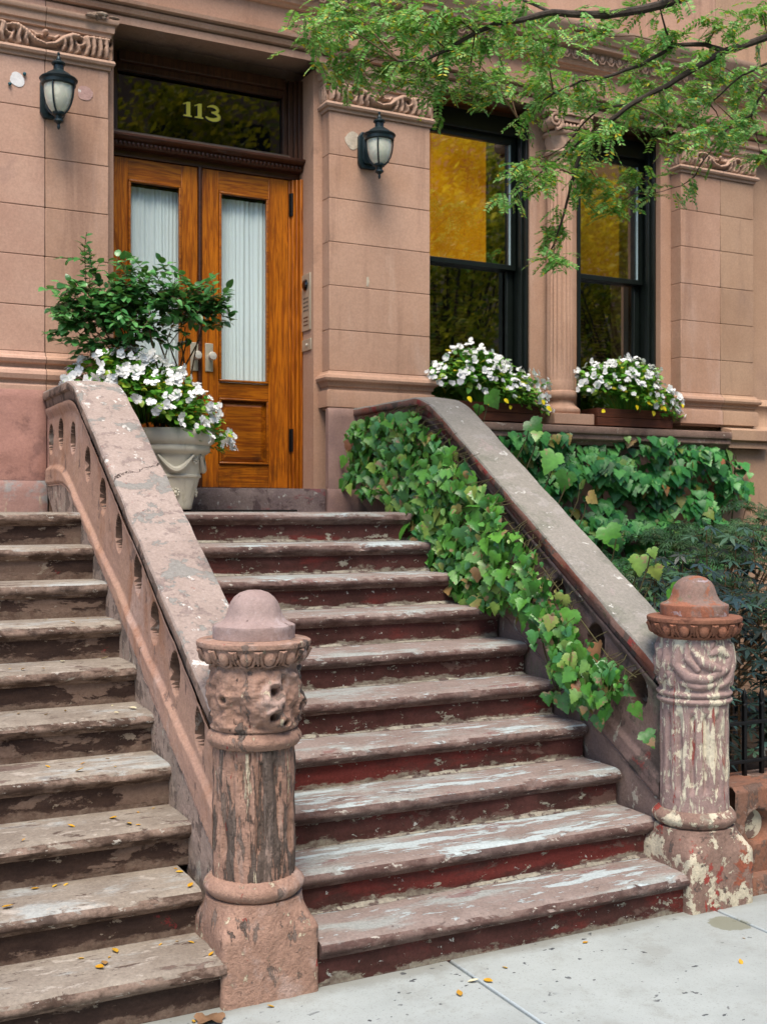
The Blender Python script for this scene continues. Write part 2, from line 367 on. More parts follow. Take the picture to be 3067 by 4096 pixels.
def wood(name, c1, c2, c3, axis='z', rough=.36, coat=.12, sc=1.):
    g = G(name)
    st = {'z': (1, 1, .06), 'x': (.06, 1, 1), 'y': (1, .06, 1)}[axis]
    n1 = g.noise(34*sc, 6, .65, st=st, dist=1.6)
    n2 = g.noise(120*sc, 3, .6, st=st)
    n3 = g.noise(2.2, 4, .6, st=(1, 1, .5), seed=4)
    col = g.mix(g.sm(n1, .42, .58), lin(c1), lin(c2))
    col = g.mix(g.mt('MULTIPLY', g.sm(n2, .48, .70), .5), col, lin(c3))
    col = g.hsv(col, v=g.sm(n3, .3, .7, .72, 1.18))
    zz = g.xyz()[2]
    wm = g.sm(g.mt('ADD', g.noise(5, 7, .65, st=(1, 1, .5), seed=12), g.mt('MULTIPLY', g.mt('SUBTRACT', 2.25, zz), .35)), .56, .72)
    col = g.mix(g.mt('MULTIPLY', wm, .6), col, lin('#38200e'))
    g.bsdf(col, rough, g.bump(g.mt('ADD', n2, n1), .12, .004), spec=.4, coat=coat)
    return g.m
M['oak_v'] = wood('varnished_oak_upright', '#b66811', '#8e490a', '#462008', 'z')
M['oak_h'] = wood('varnished_oak_rail', '#a9620f', '#854409', '#45210a', 'x')
M['oak_dark'] = wood('dark_stained_oak', '#4a2713', '#371a0d', '#1f0d05', 'x', .4)
M['oak_frame'] = wood('weathered_oak_frame', '#4f3120', '#3c2418', '#1f120b', 'z', .45)
M['grey_sill'] = wood('greyed_oak_rail', '#6d6358', '#57483c', '#3a2f28', 'x', .5, .1)
M['box_wood'] = wood('stained_planter_wood', '#6b3a22', '#5a2d1a', '#3a1c10', 'x', .7, .0)

def glass_mat(name, tint='#ffffff', refl=1.0, base=.03):
    g = G(name)
    ge = g.n('ShaderNodeNewGeometry')
    dp = g.n('ShaderNodeVectorMath', operation='DOT_PRODUCT')
    g.set(dp.inputs[0], ge.outputs['Normal']); g.set(dp.inputs[1], ge.outputs['Incoming'])
    c = g.mt('ABSOLUTE', dp.outputs['Value'])
    fr = g.mt('ADD', g.mt('MULTIPLY', g.mt('POWER', g.mt('SUBTRACT', 1., c), 5.), .9), .04)
    gl = g.n('ShaderNodeBsdfGlossy'); gl.inputs['Roughness'].default_value = .015
    g.set(gl.inputs['Normal'], g.bump(g.noise(1.2, 2, .5), .012, .02))
    tr = g.n('ShaderNodeBsdfTransparent'); tr.inputs['Color'].default_value = lin(tint)
    mx = g.n('ShaderNodeMixShader')
    g.set(mx.inputs[0], g.mt('ADD', g.mt('MULTIPLY', fr, refl), base))
    g.nt.links.new(tr.outputs[0], mx.inputs[1]); g.nt.links.new(gl.outputs[0], mx.inputs[2])
    g.nt.links.new(mx.outputs[0], g.out.inputs['Surface'])
    return g.m
M['glass'] = glass_mat('window_glass', '#e6ece8', 1.4, .24)
M['glass_door'] = glass_mat('door_glass', '#fafcfb', .6, .0)
M['glass_dark'] = glass_mat('transom_glass', '#8a8468', 1.0, .03)

g = G('frosted_globe')
cl = g.mix(g.sm(g.noise(14, 4, .5, dist=1.5), .45, .65), lin('#c9cbb8'), lin('#dcdcc9'))
p = g.bsdf(cl, .35, None, spec=.4); p.inputs['Subsurface Weight'].default_value = .15
M['globe'] = g.m

g = G('white_curtain')
cc = g.n('ShaderNodeBsdfDiffuse'); cc.inputs[0].default_value = lin('#eaf4f5')
ct = g.n('ShaderNodeBsdfTranslucent'); ct.inputs[0].default_value = lin('#eaf4f5')
mx = g.n('ShaderNodeMixShader'); mx.inputs[0].default_value = .06
g.nt.links.new(cc.outputs[0], mx.inputs[1]); g.nt.links.new(ct.outputs[0], mx.inputs[2]); g.nt.links.new(mx.outputs[0], g.out.inputs['Surface'])
M['curtain'] = g.m

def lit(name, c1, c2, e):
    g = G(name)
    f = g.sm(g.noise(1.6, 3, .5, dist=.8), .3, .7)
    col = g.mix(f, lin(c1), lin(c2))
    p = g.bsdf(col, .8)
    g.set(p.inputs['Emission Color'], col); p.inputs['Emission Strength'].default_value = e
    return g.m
M['amber'] = lit('amber_glow', '#c47c0a', '#9a5806', .55)  # emission puts the amber glow of the upper pane into a panel
M['amber_dim'] = lit('dim_amber_glow', '#9a660e', '#70450a', .3)
M['shutter'] = plain('brown_shutter', '#5a3a26', .6, 0, .3, .2)

def leaf_mat(name, cols, rough=.45, trans=.25, spots=None, objrand=False, spec=.45, trcol='#7aa22c'):
    """cols: list of (position, hex) picked per leaf"""
    g = G(name)
    r = g.n('ShaderNodeObjectInfo').outputs['Random'] if objrand else g.island()
    ramp = g.n('ShaderNodeValToRGB')
    el = ramp.color_ramp.elements
    el[0].position, el[0].color = cols[0][0], lin(cols[0][1])
    el[1].position, el[1].color = cols[-1][0], lin(cols[-1][1])
    for p_, c_ in cols[1:-1]:
        e_ = el.new(p_); e_.color = lin(c_)
    g.set(ramp.inputs[0], r)
    col = ramp.outputs[0]
    col = g.hsv(col, v=g.sm(g.noise(30, 3, .6), .25, .75, .8, 1.2))
    if spots:
        col = g.mix(g.mt('MULTIPLY', g.sm(g.noise(16, 5, .6, seed=5), .60, .66), .8), col, lin(spots))
    p = g.bsdf(col, rough, g.bump(g.noise(45, 3), .25, .006), spec=spec)
    tr = g.n('ShaderNodeBsdfTranslucent'); g.set(tr.inputs[0], g.mix(.5, col, lin(trcol)))
    mx = g.n('ShaderNodeMixShader'); mx.inputs[0].default_value = trans
    g.nt.links.new(p.outputs[0], mx.inputs[1]); g.nt.links.new(tr.outputs[0], mx.inputs[2]); g.nt.links.new(mx.outputs[0], g.out.inputs['Surface'])
    return g.m
M['ivy'] = leaf_mat('ivy_leaf', [(0, '#2f6224'), (.3, '#457e2e'), (.55, '#5f983a'), (.75, '#427e4c'), (.92, '#86a44a'), (.97, '#94804e'), (1, '#8a5c46')], rough=.36, trans=.14, spec=.45, spots='#95705a')
M['ivy_wall'] = leaf_mat('wall_ivy_leaf', [(0, '#235e2c'), (.3, '#357a38'), (.6, '#4a9244'), (.9, '#62a452'), (.96, '#7a8a3c'), (1, '#9a5a38')], rough=.4, trans=.15, spec=.4)
M['shrub'] = leaf_mat('shrub_leaf', [(0, '#2b5c30'), (.4, '#3e7a3a'), (.75, '#54944e'), (1, '#70aa62')], rough=.3, trans=.15, spec=.55)
M['impat'] = leaf_mat('impatiens_leaf', [(0, '#3f8020'), (.4, '#5a9e2c'), (.8, '#7cb43c'), (.95, '#a0bc40'), (1, '#c8b428')], rough=.45)
M['locust'] = leaf_mat('locust_leaflet', [(0, '#458a30'), (.3, '#66ac48'), (.6, '#90c86a'), (.86, '#b2d680'), (.94, '#c8c03c'), (1, '#e0b828')], rough=.42, trans=.42, spec=.45)
M['maple'] = leaf_mat('maple_leaf', [(0, '#26442c'), (.5, '#37593c'), (.9, '#4b7246'), (1, '#6a6f50')], rough=.5, trans=.15)
M['darkleaf'] = leaf_mat('dark_bluish_leaf', [(0, '#16221f'), (.4, '#22362f'), (.7, '#2c444a'), (.9, '#385648'), (1, '#4c6e48')], rough=.4, trans=.08, trcol='#4a6060')
M['far_leaf'] = leaf_mat('sunlit_tree_leaf', [(0, '#3c5a18'), (.5, '#8a9c28'), (.85, '#e0cc38'), (1, '#f0dc58')], rough=.6, trans=.55, trcol='#c8c030')
g = G('white_petal'); p = g.bsdf(lin('#fbfbf8'), .6, None, spec=.2); tr_ = g.n('ShaderNodeBsdfTranslucent'); tr_.inputs[0].default_value = lin('#e8ecd8'); mx = g.n('ShaderNodeMixShader'); mx.inputs[0].default_value = .15
g.nt.links.new(p.outputs[0], mx.inputs[1]); g.nt.links.new(tr_.outputs[0], mx.inputs[2]); g.nt.links.new(mx.outputs[0], g.out.inputs['Surface']); M['petal'] = g.m
M['petal_y'] = plain('yellowing_leaf', '#d8c21c', .5, 0, .2, .2)
M['fallen'] = leaf_mat('fallen_leaflet', [(0, '#c88f1c'), (.45, '#d8b040'), (.7, '#a8702c'), (.85, '#dcd0a0'), (1, '#e4dcb8')], objrand=True, trans=.1, trcol='#c8a030')
M['brown_leaf'] = plain('dry_brown_leaf', '#7d6047', .7, 0, .2, .3)
M['bark'] = paint('dark_bark', '#3a322b', '#4c443b', [], vs=12, st=(1, 1, .4), lump=(40, 1.))
M['twig'] = plain('brown_twig', '#5a4632', .8, 0, .2, .3)
M['vine'] = plain('vine_stem', '#4f4a30', .8, 0, .2, .3)

# glazed off-white urn
g = G('aged_cream_urn')
f = g.sm(g.noise(6, 6, .6), .4, .7)
col = g.mix(f, lin('#dcd6c2'), lin('#e8e2cc'))
col = g.mix(g.mt('MULTIPLY', g.sm(g.noise(9, 6, .65, st=(1, 1, .5), seed=3), .55, .7), .5), col, lin('#a39a80'))
g.bsdf(col, .55, g.bump(g.noise(50, 4), .15, .004), spec=.3)
M['urn'] = g.m

# concrete pavement: slabs differ, dark gum spots, fine broom lines
g = G('concrete_slab')
col = g.mix(g.sm(g.noise(1.3, 6, .65), .3, .7), lin('#979c98'), lin('#abb1ad'))
col = g.mix(g.mt('MULTIPLY', g.sm(g.island(), .2, .8), .7), col, lin('#b2bec2'))
col = g.mix(g.mt('MULTIPLY', g.sm(g.noise(5, 9, .75, seed=2), .5, .66), .45), col, lin('#8c8d85'))
yy = g.xyz()[1]
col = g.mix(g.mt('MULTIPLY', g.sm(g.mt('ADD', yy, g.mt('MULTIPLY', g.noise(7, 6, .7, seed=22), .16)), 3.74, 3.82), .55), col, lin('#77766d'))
col = g.mix(g.mt('MULTIPLY', g.sm(g.noise(150, 3, .7, seed=3), .55, .68), .6), col, lin('#85857e'))
gum = g.mt('MULTIPLY', g.sm(g.noise(22, 3, .5, st=(.8, 1.3, 1), seed=7), .67, .685), g.sm(g.noise(3, 2, seed=4), .46, .54))
col = g.mix(gum, col, lin('#4a4c4e'))
col = g.mix(g.mt('MULTIPLY', g.sm(g.noise(26, 2, .4, seed=17), .72, .735), .7), col, lin('#5a5c5c'))
px, py, pz = g.xyz()
dx = g.mt('DIVIDE', g.mt('SUBTRACT', px, 3.44), .085); dy = g.mt('DIVIDE', g.mt('SUBTRACT', py, 3.565), .085)
dd = g.mt('ADD', g.mt('ADD', g.mt('MULTIPLY', dx, dx), g.mt('MULTIPLY', dy, dy)), g.mt('MULTIPLY', g.mt('SUBTRACT', g.noise(14, 6, .7, seed=71), .5), 2.2))
col = g.mix(g.mt('MULTIPLY', g.sm(dd, .75, 1.05, 1., 0.), .75), col, lin('#77765f'))
h = g.mt('ADD', g.mt('MULTIPLY', g.noise(120, 3, .7, st=(1, .15, 1)), .3), g.mt('MULTIPLY', g.noise(200, 3), .3))
g.bsdf(col, .85, g.bump(h, .3, .006), spec=.3)
M['concrete'] = g.m

# ------------------------------------------------------------------ ground
YW, YP, YD = 7.26, 7.14, 7.50           # backing wall, pilaster face, door plane
b = MB(); b.box(-60, 80, -60, 60, -.6, -.25)
tag(b.build('ground', M['asphalt']), kind='structure')
b = MB(); b.box(-40, 60, -9, 1.0, -.25, -.13)
tag(b.build('street', M['asphalt']), kind='structure')
b = MB()
xs = [-7.0, -5.5, -4.2, -2.95, -1.67, -.37, .92, 2.215, 3.508, 4.8, 6.1, 7.4, 8.7, 10.0, 11.5]
for i in range(len(xs)-1):
    for y0, y1 in ((1.0, 2.45), (2.462, 3.9)):
        b.box(xs[i]+.006, xs[i+1]-.006, y0, y1, -.25, -.001+.002*((i*7) % 3)/3)
b.box(-7, 11.5, 1.0, 3.9, -.25, -.014)
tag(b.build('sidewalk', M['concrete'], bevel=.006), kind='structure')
b = MB(); b.box(3.75, 11.5, 3.98, 7.2, -.2, .16)
tag(b.build('garden_soil', M['soil']), kind='structure')
b = MB(); b.box(-7, 11.5, 3.9, 7.3, -.25, -.02)
tag(b.build('ground_under_steps', M['soil']), kind='structure')

# ------------------------------------------------------------------ house
house = empty('brownstone_house', (4.1, YW, 0), 'tan brownstone town house with carved pilasters, oak double door and two tall dark windows', 'house')
left_house = empty('brownstone_house', (-1.5, YW, 0), 'pinker neighbouring brownstone at the head of the dusty brown steps', 'house')
right_house = empty('brownstone_house', (9, YW, 0), 'plain stone neighbour beyond the carved pilaster past the second window', 'house')
XL, XR = 1.37, 6.80                     # party lines
DX0, DX1 = 1.817, 3.20
W1, W2 = (4.07, 5.02), (5.46, 6.27)
SOF = 4.75
b = MB()
b.box(XL, DX0, YW, 7.9, 0, SOF); b.box(DX1, W1[0], YW, 7.9, 0, SOF)
b.box(W1[1], W2[0], 7.30, 7.62, 2.33, SOF); b.box(W2[1], XR, YW, 7.9, 0, SOF)
b.box(XL, XR, 7.16, 7.9, SOF+.1, 5.12); b.box(XL, XR, 7.20, 7.9, 5.12, 8.6)
b.box(DX0, DX1, 7.6, 7.9, SOF-.02, SOF+.1); b.box(DX0, DX1, 7.62, 7.9, 0, 1.8)
b.build('wall', M['stone'], house)
b = MB(); b.box(W1[0], W2[1], 7.12, 7.9, 0, 2.2); b.box(W1[0], W2[1], 7.3, 7.9, 2.2, 2.33)
b.build('basement_wall', M['plinth'], house)
b = MB(); b.box(-4.5, XL-.003, 7.16, 7.9, SOF+.1, 5.12); b.box(-4.5, XL-.003, 7.20, 7.9, 5.12, 8.6)
b.box(.923, XL-.003, YW, 7.9, 0, SOF); b.box(-4.5, -.46, YW, 7.9, 0, SOF); b.box(-.46, .923, 7.62, 7.9, 0, 1.8); b.box(-.46, .923, 7.6, 7.9, 4.3, SOF+.1)
b.build('wall', M['stone_left'], left_house)
b = MB(); b.box(XR+.003, 12.5, 7.16, 7.9, SOF+.1, 5.12); b.box(XR+.003, 12.5, 7.20, 7.9, 5.12, 8.6); b.box(XR+.003, 12.5, YW, 7.9, 0, SOF)
b.build('wall', M['stone_right'], right_house)
# other house's basement face
b = MB(); b.box(XR+.003, 12.5, 7.12, YW, 0, 2.22); b.build('basement_wall', M['stone_right'], right_house)

# --- carved scroll frieze as relief
LOBE_K = .84
def cap_d(u, v, pts):
    best = -9
    for i in range(len(pts)-1):
        ax, ay, ar = pts[i]; bx, by, br = pts[i+1]
        ar *= LOBE_K; br *= LOBE_K
        dx, dy = bx-ax, by-ay
        t = max(0, min(1, ((u-ax)*dx+(v-ay)*dy)/(dx*dx+dy*dy+1e-9)))
        r = ar+(br-ar)*t
        d = math.hypot(u-ax-dx*t, v-ay-dy*t)
        if d < r:
            best = max(best, math.sqrt(1-(d/r)**2)*min(1., r/.12))
    return best
LOBES = [  # half pattern; u in frieze heights from the centre, v 0..1
    [(.0, .20, .13), (.45, .30, .16), (.85, .62, .2), (1.25, .82, .2), (1.5, .82, .16)],
    [(1.5, .86, .1), (1.75, .78, .1), (1.8, .55, .1), (1.62, .42, .1), (1.42, .48, .09), (1.38, .68, .07)],
    [(.85, .6, .17), (.88, .3, .13), (.8, .12, .11)], [(1.12, .72, .17), (1.2, .36, .13), (1.16, .1, .12)],
    [(1.5, .38, .12), (1.55, .2, .12), (1.45, .1, .08)], [(1.9, .8, .22), (1.98, .4, .15), (1.9, .1, .11)],
    [(2.2, .85, .2), (2.25, .45, .15), (2.2, .12, .12)], [(2.5, .85, .2), (2.55, .4, .15), (2.5, .1, .12)],
    [(2.8, .85, .2), (2.82, .4, .16), (2.84, .12, .13)], [(.0, .78, .17), (.0, .77, .17)],
    [(.15, .6, .1), (.42, .55, .12), (.62, .76, .07)], [(1.9, .84, .14), (2.9, .88, .14)]]
HOLES = [(1.56, .66, .1), (2.36, .62, .045), (.3, .5, .04), (2.68, .58, .05)]
def frieze_h(u, v):
    u = abs(u)
    h = 0.
    for L in LOBES: h = max(h, cap_d(u, v, L))
    h -= .12*abs(math.sin(u*22+v*5))*(h > .3)
    for x, y, r in HOLES:
        d = math.hypot(u-x, v-y)
        if d < r*1.3: h = min(h, -.5+1.3*sstep(r*.6, r*1.3, d))
    return h
def frieze(b, xl, xr, z0, z1, y0, ret=True):
    H = z1-z0; cx = (xl+xr)/2; sc = 2.95/((xr-xl)/2)
    def fn(u, v):
        x = xl+(xr-xl)*u; z = z0+H*v
        return (x, y0-.055*frieze_h((x-cx)*sc, v), z)
    b.grid(150, 34, fn)
    if ret:   # returns on the sides
        for xx, sgn in ((xl, -1), (xr, 1)):
            b.grid(22, 24, lambda u, v: (xx+sgn*.03*frieze_h(1.9+u*.95, v)-sgn*.002, YW+.002+(y0-YW-.012)*u, z0+H*v))

ROLL = [(0, 4.443), (.012, 4.446), (.014, 4.466), (.03, 4.470), (.037, 4.484), (.03, 4.50), (.014, 4.506), (.0, 4.506)]
ABAC = [(0, 4.640), (.014, 4.645), (.016, 4.668), (.03, 4.672), (.034, 4.70), (.034, 4.718), (.05, 4.722), (.056, 4.735), (.056, 4.748), (0, 4.748)]
BASE = [(0, 2.668), (.012, 2.664), (.018, 2.652), (.022, 2.645), (.042, 2.635), (.05, 2.615), (.045, 2.598), (.03, 2.59), (.02, 2.578), (.018, 2.562), (.008, 2.556), (.006, 2.54), (.026, 2.53), (.03, 2.515), (.03, 2.418), (.0, 2.418)]
BASE2 = [(0, 2.668), (.012, 2.664), (.02, 2.645), (.042, 2.635), (.05, 2.62), (.04, 2.60), (.015, 2.592), (.012, 2.57), (.03, 2.563), (.05, 2.55), (.058, 2.528), (.05, 2.50), (.03, 2.49), (.026, 2.476), (.04, 2.46), (.04, 2.434), (.0, 2.434)]
COURSES = [2.668, 2.949, 3.252, 3.55, 3.85, 4.147, 4.445]
def pilaster(house, xl, xr, x0, x1, mat, base, ends):
    """x0..x1: the stretch that belongs to this house"""
    b = MB()
    for i in range(len(COURSES)-1):
        b.box(x0, x1, YP, YW, COURSES[i]+.002, COURSES[i+1]-.002)
    b.box(x0+.004, x1-.004, YP+.005, YW, COURSES[0], COURSES[-1]); b.box(x0, x1, YP+.012, YW, 4.445, SOF)
    b.box(x0, x1, YP, YW, 2.40, 2.66)
    p = b.build('pilaster', mat, house, bevel=.0035)
    path = []
    if ends[0]: path += [(x0, YW)]
    path += [(x0, YP), (x1, YP)]
    if ends[1]: path += [(x1, YW)]
    b = MB(); b.sweep(path, base); b.build('base_moulding', mat, p)
    b = MB(); b.sweep(path, ROLL); b.sweep(path, ABAC)
    b.build('capital_moulding', M['carved'], p)
    return p
pl = pilaster(left_house, .985, 1.755, .985, XL-.002, M['stone_left'], BASE2, (1, 0))
p1 = pilaster(house, .985, 1.755, XL+.002, 1.755, M['stone'], BASE2, (0, 1))
b = MB(); frieze(b, .985, 1.755, 4.506, 4.640, YP+.004); b.build('carved_frieze', M['carved'], p1, sharp=1.4)
p2 = pilaster(house, 3.264, 4.052, 3.264, 4.052, M['stone'], BASE, (1, 1))
b = MB(); frieze(b, 3.264, 4.052, 4.506, 4.640, YP+.004); b.build('carved_frieze', M['carved'], p2, sharp=1.4)
p3 = pilaster(house, 6.377, 7.165, 6.377, XR-.002, M['stone'], BASE, (1, 0))
p4 = pilaster(right_house, 6.377, 7.165, XR+.002, 7.165, M['stone_right'], BASE, (0, 1))
b = MB(); frieze(b, 6.377, 7.165, 4.506, 4.640, YP+.004); b.build('carved_frieze', M['carved'], p3, sharp=1.4)
# base course of the right neighbour
b = MB(); b.sweep([(7.165, YW), (12.4, YW)], [(0, 2.66), (.03, 2.64), (.05, 2.6), (.03, 2.57), (.02, 2.5), (.06, 2.42), (.1, 2.4), (.14, 2.38), (.14, 2.3), (.1, 2.27), (.1, 2.22), (0, 2.22)])
b.build('base_moulding', M['stone_right'], right_house)
b = MB(); b.sweep([(XR+.004, YP), (7.165, YP), (7.165, YW)], [(.0, 2.40), (.12, 2.37), (.12, 2.29), (.09, 2.275), (.09, 2.225), (0, 2.225)])
b.build('window_sill', M['stone_right'], right_house)
for k in range(6):        # courses on the neighbour's wall
    pass
# chipped stone at capital corners
def chips(b, x0, x1, y, z, n, seed, r=.018):
    q = random.Random(seed)
    for i in range(n):
        c = (q.uniform(x0, x1), y+q.uniform(-.012, .012), z+q.uniform(-.015, .015)); s_ = Vector((q.uniform(.4, 1.5)*r*1.6, r, q.uniform(.5, 1.1)*r))
        b.grid(7, 5, lambda u, v: (c[0]+s_.x*(1+.4*noise.noise(Vector((u*3, v*3, i))))*math.cos(6.283*u)*math.sin(math.pi*(.05+.9*v)), c[1]+s_.y*math.sin(6.283*u)*math.sin(math.pi*(.05+.9*v)), c[2]+s_.z*math.cos(math.pi*(.05+.9*v))), True)
b = MB(); chips(b, 1.62, 1.79, 7.085, 4.752, 14, 4); b.build('broken_stone', M['broken'], p1, sharp=.3)
b = MB(); chips(b, 3.25, 3.42, 7.085, 4.752, 12, 5); b.build('broken_stone', M['broken'], p2, sharp=.3); b = MB(); chips(b, 3.86, 4.06, 7.085, 4.745, 9, 6, .014); b.build('broken_stone', M['broken'], p2, sharp=.3)
# patches left by old fittings
def blob(b, cx, cz, r, y, seed, n=26, t=.003):
    q = random.Random(seed)
    b.prism([(cx+r*(1+.1*math.sin(3*a+seed)+.06*q.uniform(-1, 1))*math.cos(a), cz+r*1.05*(1+.1*math.sin(2*a+seed))*math.sin(a)) for a in [6.2832*i/n for i in range(n)]], y-t, y)
b = MB(); blob(b, 1.207, 4.30, .042, YP, 3); b.build('bare_patch', M['white_patch'], pl)
for cx_, cz_ in ((1.162, 4.262), (1.248, 4.337)):
    b = MB(); b.ball((cx_, YP-.01, cz_), .011); b.build('clip', M['screw'], pl)
b = MB(); blob(b, 1.609, 4.284, .046, YP, 8); b.build('bare_patch', M['ring_patch'], p1)
b = MB(); blob(b, 3.440, 4.263, .055, YP, 5); b.build('bare_patch', M['bare_patch'], p2)
b = MB(); b.prism([(3.545, 3.27), (3.562, 3.265), (3.568, 3.30), (3.563, 3.335), (3.547, 3.33)], YP-.002, YP); b.build('bare_patch', M['bare_patch'], p2)

# --- architrave and cornice
def entab(house, x0, x1, mat, e):
    b = MB()
    A = [(0, SOF), (.0, 4.797), (-.022, 4.80), (-.022, 4.812), (.02, 4.816), (.026, 4.83), (.03, 4.834), (.03, 4.846), (.012, 4.85), (.012, 4.858), (.058, 4.862), (.064, 4.882), (.0, 4.89), (-.09, 4.89), (-.5, 4.89), (-.5, SOF)]
    b.sweep([(x0, 7.12), (x1, 7.12)], A)
    b.build('architrave', mat, house)
    C = [(0, 5.085), (.02, 5.09), (.03, 5.105), (.05, 5.11), (.055, 5.13), (.06, 5.135), (.06, 5.145), (.075, 5.215), (.10, 5.225), (.13, 5.23), (.135, 5.262), (.15, 5.268), (.165, 5.30), (.19, 5.33), (.20, 5.352), (.2, 5.375), (.14, 5.40), (.0, 5.42), (-.2, 5.42), (-.2, 5.085)]
    b = MB(); b.sweep([(x0, 7.16), (x1, 7.16)], C)
    c = b.build('cornice', M['carved'], house)
    b = MB(); x = x0+.05
    while x < x1-.03:
        b.ball((x, 7.085, 5.185), (.021, .022, .032), 9, 6)
        b.tube([(x-.036, 7.083, 5.212), (x-.034, 7.083, 5.175), (x-.014, 7.078, 5.146), (x+.014, 7.078, 5.146), (x+.034, 7.083, 5.175), (x+.036, 7.083, 5.212)], .0075, 5)
        x += .084
    b.build('egg_moulding', M['carved'], c)
    return c
cc = entab(house, XL+.002, XR-.002, M['stone'], 0)
b = MB(); chips(b, 5.22, 5.42, 6.975, 5.33, 16, 11, .026); b.build('broken_stone', M['broken'], cc, sharp=.3)
entab(left_house, -4.4, XL-.002, M['stone_left'], 0)
entab(right_house, XR+.002, 12.4, M['stone_right'], 0)

# --- plinths beside the door
def rough_box(b, x0, x1, y0, y1, z0, z1, amp=.006, step=.05, r=.02):
    nx = max(3, int((x1-x0)/step)+1); nzz = max(3, int((z1-z0)/step)+1)
    def fn(u, v):
        x = x0+(x1-x0)*u; z = z0+(z1-z0)*v
        e = max(0, 1-(z1-z)/r); ex = max(0, 1-(x1-x)/r, 1-(x-x0)/r)
        return (x, y0+amp*nz(x*3, y0, z*3, 2)+r*(e*e+ex*ex)*.6, z)
    b.grid(nx, nzz, fn)
    b.box(x0+.004, x1-.004, y0+r, y1, z0, z1-.003)
b = MB(); rough_box(b, 3.232, 4.07, 7.075, YP-.002, 1.86, 2.408, .008, .03); b.build('plinth', M['plinth'], p2)
b = MB(); rough_box(b, 3.215, 4.07, 7.045, YP-.002, 1.70, 1.858, .006, .03); b.build('plinth_ledge', M['plinth'], p2)
b = MB(); rough_box(b, XL+.003, 1.80, 7.075, YP-.002, 1.89, 2.432, .008, .03); b.build('plinth', M['plinth_left'], p1)
b = MB(); rough_box(b, .94, XL-.003, 7.07, YP-.002, 1.89, 2.432, .01, .03); b.build('plinth', M['plinth_left'], pl)
b = MB(); rough_box(b, -.46, XL-.003, 7.035, YP-.002, 1.69, 1.888, .008, .03, .03); b.build('plinth_ledge', M['ledge_left'], pl)
b = MB(); rough_box(b, 1.60, 3.212, 7.085, 7.5, 1.70, 1.857, .005, .03, .012); b.box(1.817, 3.2, 7.12, 7.6, 1.80, 1.8565)
b.build('threshold', M['threshold'], house)

# --- window sill
SILL = [(0, 2.36), (.10, 2.35), (.115, 2.345), (.118, 2.31), (.112, 2.295), (.096, 2.288), (.096, 2.255), (.085, 2.243), (.07, 2.24), (.06, 2.225), (.05, 2.21), (0, 2.205)]
b = MB(); b.sweep([(4.05, 7.12), (XR-.002, 7.12)], SILL); b.box(4.05, 6.376, 7.12, 7.56, 2.3, 2.36)
b.build('window_sill', M['sill'], house)

# --- fluted column
CX, CY = 5.24, 7.215
def flute(a, z, r):
    k = abs(math.cos(a*10))
    m = sstep(2.70, 2.74, z)*(1-sstep(4.36, 4.40, z))
    return r-.012*m*(k**1.3)*.9
b = MB(); prof = [(.108, 2.622), (.108, 2.69), (.105, 2.70)]+[(.105-.008*i/20, 2.71+(4.40-2.71)*i/20) for i in range(21)]+[(.097, 4.425)]
b.lathe((CX, CY, 0), prof, 120, flute)
col = b.build('column', M['stone'], house, sharp=1.2)
b = MB(); b.lathe((CX, CY, 0), [(.1, 2.63), (.118, 2.622), (.128, 2.605), (.13, 2.585), (.122, 2.56), (.112, 2.552), (.108, 2.535), (.115, 2.515), (.135, 2.50), (.152, 2.485), (.156, 2.465), (.15, 2.45), (.14, 2.442), (.05, 2.44)], 36)
b.box(CX-.185, CX+.185, CY-.185, CY+.08, 2.361, 2.442)
b.build('column_base', M['stone'], col, bevel=.004)
b = MB()
b.lathe((CX, CY, 0), [(.09, 4.418), (.112, 4.42), (.122, 4.435), (.118, 4.452), (.105, 4.458), (.108, 4.50), (.112, 4.53), (.116, 4.558), (.135, 4.57), (.14, 4.585), (.12, 4.60)], 60, lambda a, z, r: r+(.012*max(0, math.sin(a*9+z*60)) if 4.462 < z < 4.552 else 0))
for sx in (-1, 1):         # volutes
    for yy in (CY-.135,):
        pts = []; rr = []
        for i in range(34):
            t = i/33; a = sx*(math.pi/2-t*4.6*math.pi/1.0*.8); r_ = .058*(1-t)+.008
            pts.append((CX+sx*.135+sx*0+r_*math.cos(a), yy-.012*t, 4.648+r_*math.sin(a))); rr.append(.014-.006*t)
        b.tube(pts, rr, 6)
        b.lathe((CX+sx*.135, CY-.06, 4.648), [(0, .07), (.05, .07), (.054, .06), (.045, -.0), (.054, -.06), (.0, -.06)], 20, axis='y')
        b.ball((CX+sx*.135, yy-.012, 4.648), .014)
b.box(CX-.135, CX+.135, CY-.13, CY+.05, 4.66, 4.70)
for i in range(-2, 3): b.ball((CX+i*.035, CY-.135, 4.618), (.016, .014, .024), 8, 6)
b.box(CX-.2, CX+.2, CY-.15, CY+.05, 4.705, 4.748)
b.build('capital', M['carved'], col, bevel=.003)

